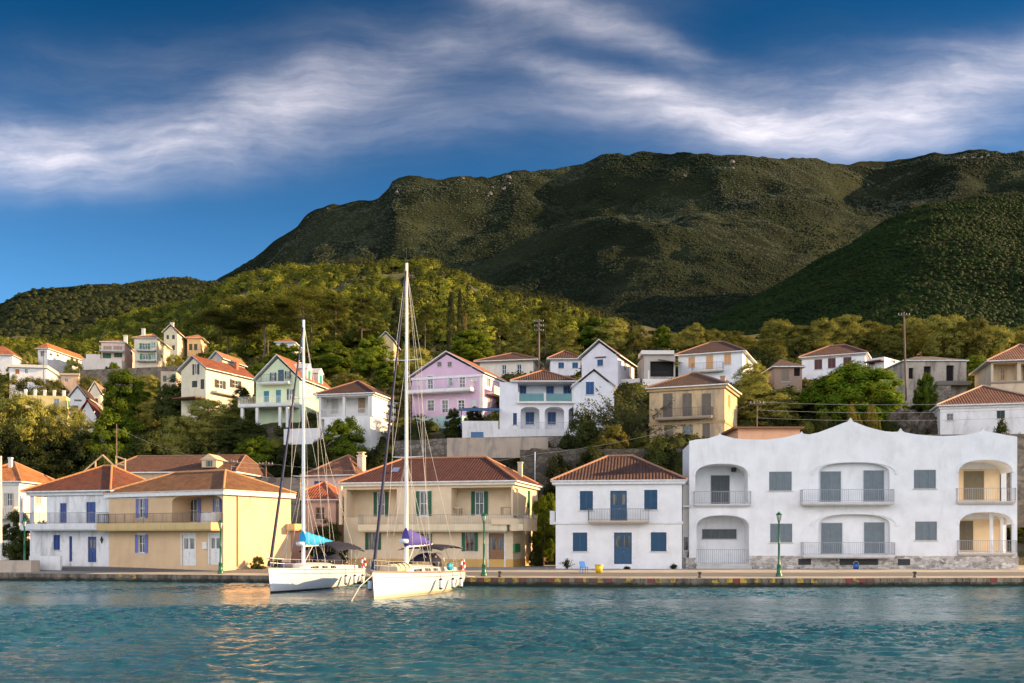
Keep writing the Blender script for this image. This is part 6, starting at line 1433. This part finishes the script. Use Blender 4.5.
o = on(y2, .76*y2.L, -y2.hb(.76)*.8, y2.sheer(.76)+.1, 'dry_bag', 'turquoise bag on the side deck of the purple covered yacht', 'bag'); mb = MB(); mb.ball((0,0,.22), .42, .2, .26); mb.build('bag', paint((.02,.35,.5), .7), o); mb = MB(); mb.path([(-.2,0,.42),(0,0,.55),(.2,0,.42)], .02, 5); mb.build('handle', M_dark(), o)
p = y2.W(.70*y2.L, -.7, y2.sheer(.7)+.30); person('person in black clothes sitting in the cockpit of the purple covered yacht', *p, y2.rz - 1.2, (.012,.012,.014))
p = y1.W(.74*y1.L, -.6, y1.sheer(.74)+.25); person('person in dark clothes in the cockpit of the blue covered yacht, nearer the mast', *p, y1.rz - 1.4, (.015,.017,.03))
p = y1.W(.86*y1.L, -.7, y1.sheer(.86)+.25); person('person in dark clothes in the cockpit of the blue covered yacht, nearer the stern', *p, y1.rz - 1.8, (.02,.02,.02))
def rope(label, pts, r=.02, c=(.55,.52,.46), cat='rope', name='mooring_rope'):
    mb = MB(); mb.path(pts, r, 5); return tag(mb.build(name, paint(c, .8)), label, cat)
a = y2.W(.15,.0,y2.sheer(0)-.15); rope('pale anchor rope running from the purple covered yacht bow into the water', [a, Vector((a.x-.55, a.y-1.3, .75)), Vector((a.x-1.0, a.y-2.4, -.3))], .028)
for yb, l in ((y1,'stern line tying the blue covered yacht to the quay'),(y2,'stern line tying the purple covered yacht to the quay')):
    a = yb.W(.985*yb.L, -yb.hb(1)*.8, yb.sheer(1)); X = a.x+.8; b = Vector((X, float(edge_y(X))+.6, .66)); m = a.lerp(b,.5) - Vector((0,0,.18)); rope(l, [a, m, b], .018)
# ---------------------------------------------------------------- street furniture, poles and wires
LG = paint((.006,.11,.045), .35)
def lamp(px, Y, top, label):
    X = PX(px, Y); z0 = qz(X, Y); h = PZ(top, Y) - z0; o = empty('street_lamp', (X, Y, z0), 0, label, 'street lamp', 'green lamp posts along the quay')
    mb = MB(); mb.lathe((0,0,0), [(.24,0),(.24,.18),(.17,.25),(.15,.75),(.18,.8),(.09,.95),(.075,h*.5),(.095,h*.5+.04),(.07,h*.5+.1),(.055,h-.75),(.11,h-.70),(.05,h-.62)], 12); mb.build('post', LG, o)
    mb = MB(); r0, r1 = .10, .19
    for k in range(6): a = 2*PI*k/6; mb.tube((r0*math.cos(a), r0*math.sin(a), h-.62), (r1*math.cos(a), r1*math.sin(a), h-.2), .014, n=4)
    mb.lathe((0,0,0), [(.24,h-.2),(.20,h-.14),(.10,h-.06),(.03,h-.02),(.03,h+.04),(0,h+.06)], 6); mb.lathe((0,0,0), [(0,h-.63),(.11,h-.63),(.11,h-.6)], 6); ln = mb.build('lantern', LG, o)
    mb = MB(); mb.lathe((0,0,0), [(r0-.01,h-.6),(r1-.012,h-.21)], 6); mb.build('glass', paint((.55,.58,.5), .15), ln)
lamp(24.5, 80.8+2, 519, 'green lamp post at the left end of the quay beside the blue doored house'); lamp(220.6, 78, 520, 'green lamp post in front of the right corner of the ochre house'); lamp(484, 73, 513, 'green lamp post before the wooden door of the cream house'); lamp(779, 71.9, 512, 'green lamp post in front of the white villa')
WD = wood((.16,.11,.075), .85)
POLES = {}
def pole(key, px, Y, top, base, label, arm=0, r=.13, lean=0, mat=None, steel=False):
    X = PX(px, Y); z0 = PZ(base, Y); zt = PZ(top, Y); o = empty('utility_pole', (X, Y, z0), 0, label, 'utility pole', 'poles carrying wires'); h = zt - z0
    mb = MB(); mb.tube((0,0,-2), (lean,0,h), r, r*.7, 8); mb.build('post', mat or WD, o)
    if arm:
        mb = MB(); 
        for q in range(arm): mb.box(lean-.75, lean+.75, -.09-.02, .0, h-.45-q*.7, h-.33-q*.7)
        mb.build('crossarm', WD, o); mb = MB()
        for q in range(arm):
            for x in (-.65,-.3,.3,.65): mb.tube((lean+x,-.05,h-.33-q*.7), (lean+x,-.05,h-.15-q*.7), .04, n=6)
        mb.build('insulator', paint((.5,.48,.45), .3), o)
    POLES[key] = Vector((X+lean, Y, zt-.2)); return o
pole('a', 539, 150, 319, 368, 'tall wooden pole with crossarms in the middle of the hillside', 3, .16)
pole('b', 906, 120, 312, 384, 'tall leaning wooden pole beside the grey stone ruin', 1, .14, -.25)
pole('c', 116.5, 112, 424, 470, 'thin wooden pole above the old timber gable', 0, .09)
pole('d', 43.5, 200, 350, 380, 'thin pole beside the flat roofed white house', 1, .1)
pole('e', 535, 98, 452, 560, 'thin metal pole with bent arm between the cream and the blue shuttered houses', 0, .06, 0, M_steel())
pole('f', 231, 101, 459, 500, 'wire pole behind the ridge of the ochre house', 1, .09)
pole('g', 266, 103, 461, 500, 'short wire pole among the dark bushes behind the ochre house', 1, .09)
pole('h', 757, 100, 400, 440, 'thin pole beside the derelict ochre house', 1, .08)
pole('i', 268, 185, 340, 372, 'pale wooden pole above the green gabled house', 0, .11)
pole('j', 1100, 100, 395, 440, 'wire pole beyond the right frame edge', 1, .1)
pole('k', 0.8, 83, 456, 566, 'white painted post at the left end of the quay', 0, .12, 0, paint((.7,.68,.62), .6))
def wire(a, b, label, dz=0, sag=.5, r=.014):
    a, b = POLES[a] + Vector((0,0,dz)), POLES[b] + Vector((0,0,dz)); pts = [a.lerp(b, t) - Vector((0,0,4*sag*t*(1-t))) for t in np.linspace(0, 1, 22)]
    mb = MB(); mb.path(pts, r, 4); return tag(mb.build('overhead_wire', paint((.35,.33,.30), .6)), label, 'wire', 'overhead wires')
for k, z in enumerate((0,-.8,-1.6)): wire('h', 'j', ['topmost of three wires above the villa','middle of three wires above the villa','lowest of three wires above the villa'][k], z, .5, .018)
for k, z in enumerate((0,-.5)): wire('f', 'g', ['upper wire behind the ochre house ridge','lower wire behind the ochre house ridge'][k], z, .12)
wire('c', 'f', 'wire running from the timber gable pole to the ridge of the ochre house', -.2, .6); wire('g', 'e', 'long wire passing behind the cream house roof', 0, 1.2); wire('e', 'h', 'wire passing over the blue shuttered house', 0, .8)
# arm of the metal pole
# low walls
def wall(label, pts, z1, t, mat, name='garden_wall', cat='wall', z0=-2.5, group='walls and terraces'):
    mb = MB()
    for (a, b) in zip(pts, pts[1:]):
        a, b = Vector((*a, 0)), Vector((*b, 0)); n = (b-a).normalized().cross(Vector((0,0,1)))*t; q = [a, b, b+n, a+n]; za = z1
        mb.add([(v.x,v.y,za+z0) for v in q] + [(v.x,v.y,za) for v in q], [(4,5,6,7),(0,1,5,4),(1,2,6,5),(2,3,7,6),(3,0,4,7)])
    o = mb.build(name, mat); mb = MB()
    return tag(o, label, cat, group)
def pw(p, Y): return (PX(p, Y), Y)
ST = stone((.26,.23,.19), 1.4)
wall('rough stone terrace wall under the pink house and the arched house', [pw(395,116.5), pw(455,113), pw(600,110)], PZ(437,112), -.6, stone((.17,.145,.12), 1.6, (.09,.08,.07)), z0=-6)
wall('long beige retaining wall above the cream house roof', [pw(447,108), pw(548,107)], PZ(438,108), -.5, plaster((.44,.36,.28), .9), z0=-2.2)
wall('dark stone terrace wall behind the cream and blue shuttered houses', [pw(520,101), pw(690,99)], PZ(449,100), -.6, stone((.10,.085,.065), 1.6, (.06,.055,.045)), z0=-7)
wall('brown stone terrace wall below the tall crest houses at upper left', [pw(80,200), pw(190,195)], PZ(370,200), -.5, stone((.20,.15,.10), 1.6), z0=-4)
wall('stone terrace wall behind the right end of the villa', [pw(880,97), pw(1060,95.5)], PZ(434,96), -.6, stone((.20,.17,.13), 1.6), z0=-9)
wall('low white wall in front of the blue doored house', [pw(29,84.2), pw(60,83.2)], PZ(556,83.5), -.2, plaster((.76,.76,.75), .4), z0=-1.2)
wall('reddish stone block at the left end of the quay', [pw(-40,82.5), pw(31,81.6)], PZ(560.5,82), -1.2, plaster((.52,.42,.33), .6), z0=-1.2)
wall('low dark wall with railing in the yard behind the ochre house', [pw(160,99), pw(300,97)], PZ(478,98), -.4, stone((.18,.16,.13), 1.2), z0=-5)
# rock outcrops behind the villa
def rock(px, Y, top, base, w, label, seed):
    rs = np.random.RandomState(seed); bm = bmesh.new(); bmesh.ops.create_icosphere(bm, subdivisions=4, radius=1); zb, zt = PZ(base, Y), PZ(top, Y); W_ = w/F*Y/2
    for v in bm.verts:
        c = v.co; k = .85 + .38*float(fbm(c.x*1.6+seed, c.y*1.6+c.z*1.9, 4)) + .22*abs(float(vnoise(c.x*3+seed, c.z*5))) ; v.co = Vector((c.x*W_*k, c.y*W_*.6*k, c.z*(zt-zb)*.6*k))
    me = bpy.data.meshes.new('rock'); bm.to_mesh(me); bm.free(); me.materials.append(RKM); o = link('rock', me); o.location = (PX(px, Y), Y, (zb+zt)/2); tag(o, label, 'rock', 'rock outcrops behind the villa')
def rock_mat():
    m, g, b = newmat('limestone'); p = g.n('ShaderNodeTexCoord').outputs['Object']; n = g.noise(p, 1.1, 9, .75); n2 = g.noise(g.map(p, (1.1,1.1,.9)), 1.2, 9, .75)
    g.put(b.inputs['Base Color'], g.mix(g.ss(n2, .35, .65), (.03,.026,.02), g.mix(n, (.11,.088,.066), (.24,.195,.15)))); b.inputs['Roughness'].default_value = .95; g.put(b.inputs['Normal'], g.bump(g.noise(p, 2, 9, .75), 1., .25)); return m
RKM = rock_mat()
rock(905, 106, 411, 436, 34, 'large grey rock face right of the yellow green bush pair', 5); rock(926, 105.5, 414, 434, 22, 'smaller grey rock beside the low white house', 8); rock(553, 102, 450, 475, 50, 'shadowed rock face behind the gap of the cream house', 9)
# chairs, bins
def chair(px, Y, label, c):
    X = PX(px, Y); o = empty('plastic_chair', (X, Y, qz(X, Y)), .4, label, 'chair'); m = paint(c, .4); mb = MB(); mb.box(-.24,.24,-.24,.22,.41,.45); mb.build('seat', m, o)
    mb = MB(); mb.add([(-.24,.2,.45),(.24,.2,.45),(.22,.34,.88),(-.22,.34,.88),(-.24,.23,.45),(.24,.23,.45),(.22,.37,.88),(-.22,.37,.88)], [(0,1,2,3),(4,5,6,7),(0,3,7,4),(1,2,6,5),(3,2,6,7)]); mb.build('backrest', m, o)
    for x in (-.21,.21):
        for y in (-.2,.19): mb = MB(); mb.tube((x*1.1,y*1.15,0),(x,y,.42),.025,.03,6); mb.build('leg', m, o)
chair(584, 76.5, 'bright blue plastic chair on the quay before the blue shuttered house', (.01,.14,.5))
X = PX(599, 76); o = empty('bin', (X, 76, qz(X, 76)), .1, 'yellow tub standing on the quay before the blue shuttered house', 'tub'); mb = MB(); mb.lathe((0,0,0), [(0,.02),(.24,.02),(.31,.62),(.28,.62),(.22,.08),(0,.08)], 14); mb.build('bucket', paint((.75,.48,.01), .4), o); mb = MB(); mb.lathe((0,0,0), [(.31,.58),(.345,.59),(.345,.65),(.29,.65)], 14); mb.build('lip', paint((.75,.5,.02), .4), o)
# balcony furniture of the cream house and tarp on the ochre loggia
def htab(house, face, px, py, dep, zoff=0): u, v = house.uv(face, px, py, dep); return house.M @ house.P(face, u, v, dep)
def table(p, rz, label, c=(.5,.45,.4)):
    o = empty('table', p, rz, label, 'table'); mb = MB(); mb.box(-.5,.5,-.35,.35,.70,.74); mb.build('table_top', paint(c, .5), o)
    for x in (-.44,.44):
        for y in (-.3,.3): mb = MB(); mb.box(x-.025,x+.025,y-.025,y+.025,0,.70); mb.build('leg', M_dark(), o)
ZB = CRM.rect('F', 219, 204, 474, 322)[2]
for u, l, c in ((CRM.w*.955, 'small table on the right end of the cream house balcony', (.3,.22,.15)), (CRM.w*.66, 'small white table beside the right balcony door of the cream house', (.65,.7,.75))): table(CRM.M @ Vector((u, .7, ZB+.001)), -CRM.th, l, c)
u = YEL.rect('F', 450, 312, 518, 352, .9); p = YEL.M @ Vector(((u[0]+u[1])/2, .9, YEL.rect('F', 308, 236, 522, 358)[2])); o = empty('covered_table', p, -YEL.th, 'white sheet draped over a table in the ochre house loggia', 'table'); mb = MB(); mb.lathe((0,0,0), [(0,1.0),(.75,.98),(.95,.86),(1.0,.3),(1.02,.02)], 16); mb.build('sheet', paint((.74,.73,.70), .9), o); mb = MB(); mb.tube((0,0,0),(0,0,.97),.05); mb.build('leg', M_dark(), o)
# mooring bollards
for px, l in ((345,'small iron bollard on the quay behind the blue covered yacht'), (500,'small iron bollard on the quay right of the cream house lamp post'), (700,'small iron bollard on the quay left of the villa lamp post'), (915,'small iron bollard on the quay before the right half of the villa')):
    X = PX(px, 72); y = float(edge_y(X))+.7; X = PX(px, y); o = tag(None, None) if False else None; mb = MB(); mb.lathe((0,0,0), [(.16,0),(.13,.08),(.10,.12),(.10,.30),(.17,.34),(.17,.40),(0,.44)], 10); b = mb.build('bollard', paint((.06,.05,.045), .6)); b.location = (X, y, qz(X, y)); tag(b, l, 'bollard', 'bollards on the quay edge')
X = PX(856, 81.2); o = empty('bin', (X, 81.2, qz(X, 81.2)), .2, 'small blue tub beside the dark vent of the villa base', 'tub'); mb = MB(); mb.lathe((0,0,0), [(0,.02),(.2,.02),(.25,.45),(.22,.45),(.17,.08),(0,.08)], 12); mb.build('bucket', paint((.02,.10,.35), .4), o); mb = MB(); mb.path([(.24*math.cos(t),0,.44+.2*math.sin(t)) for t in np.linspace(0,PI,9)], .012, 4); mb.build('handle', M_steel(), o)
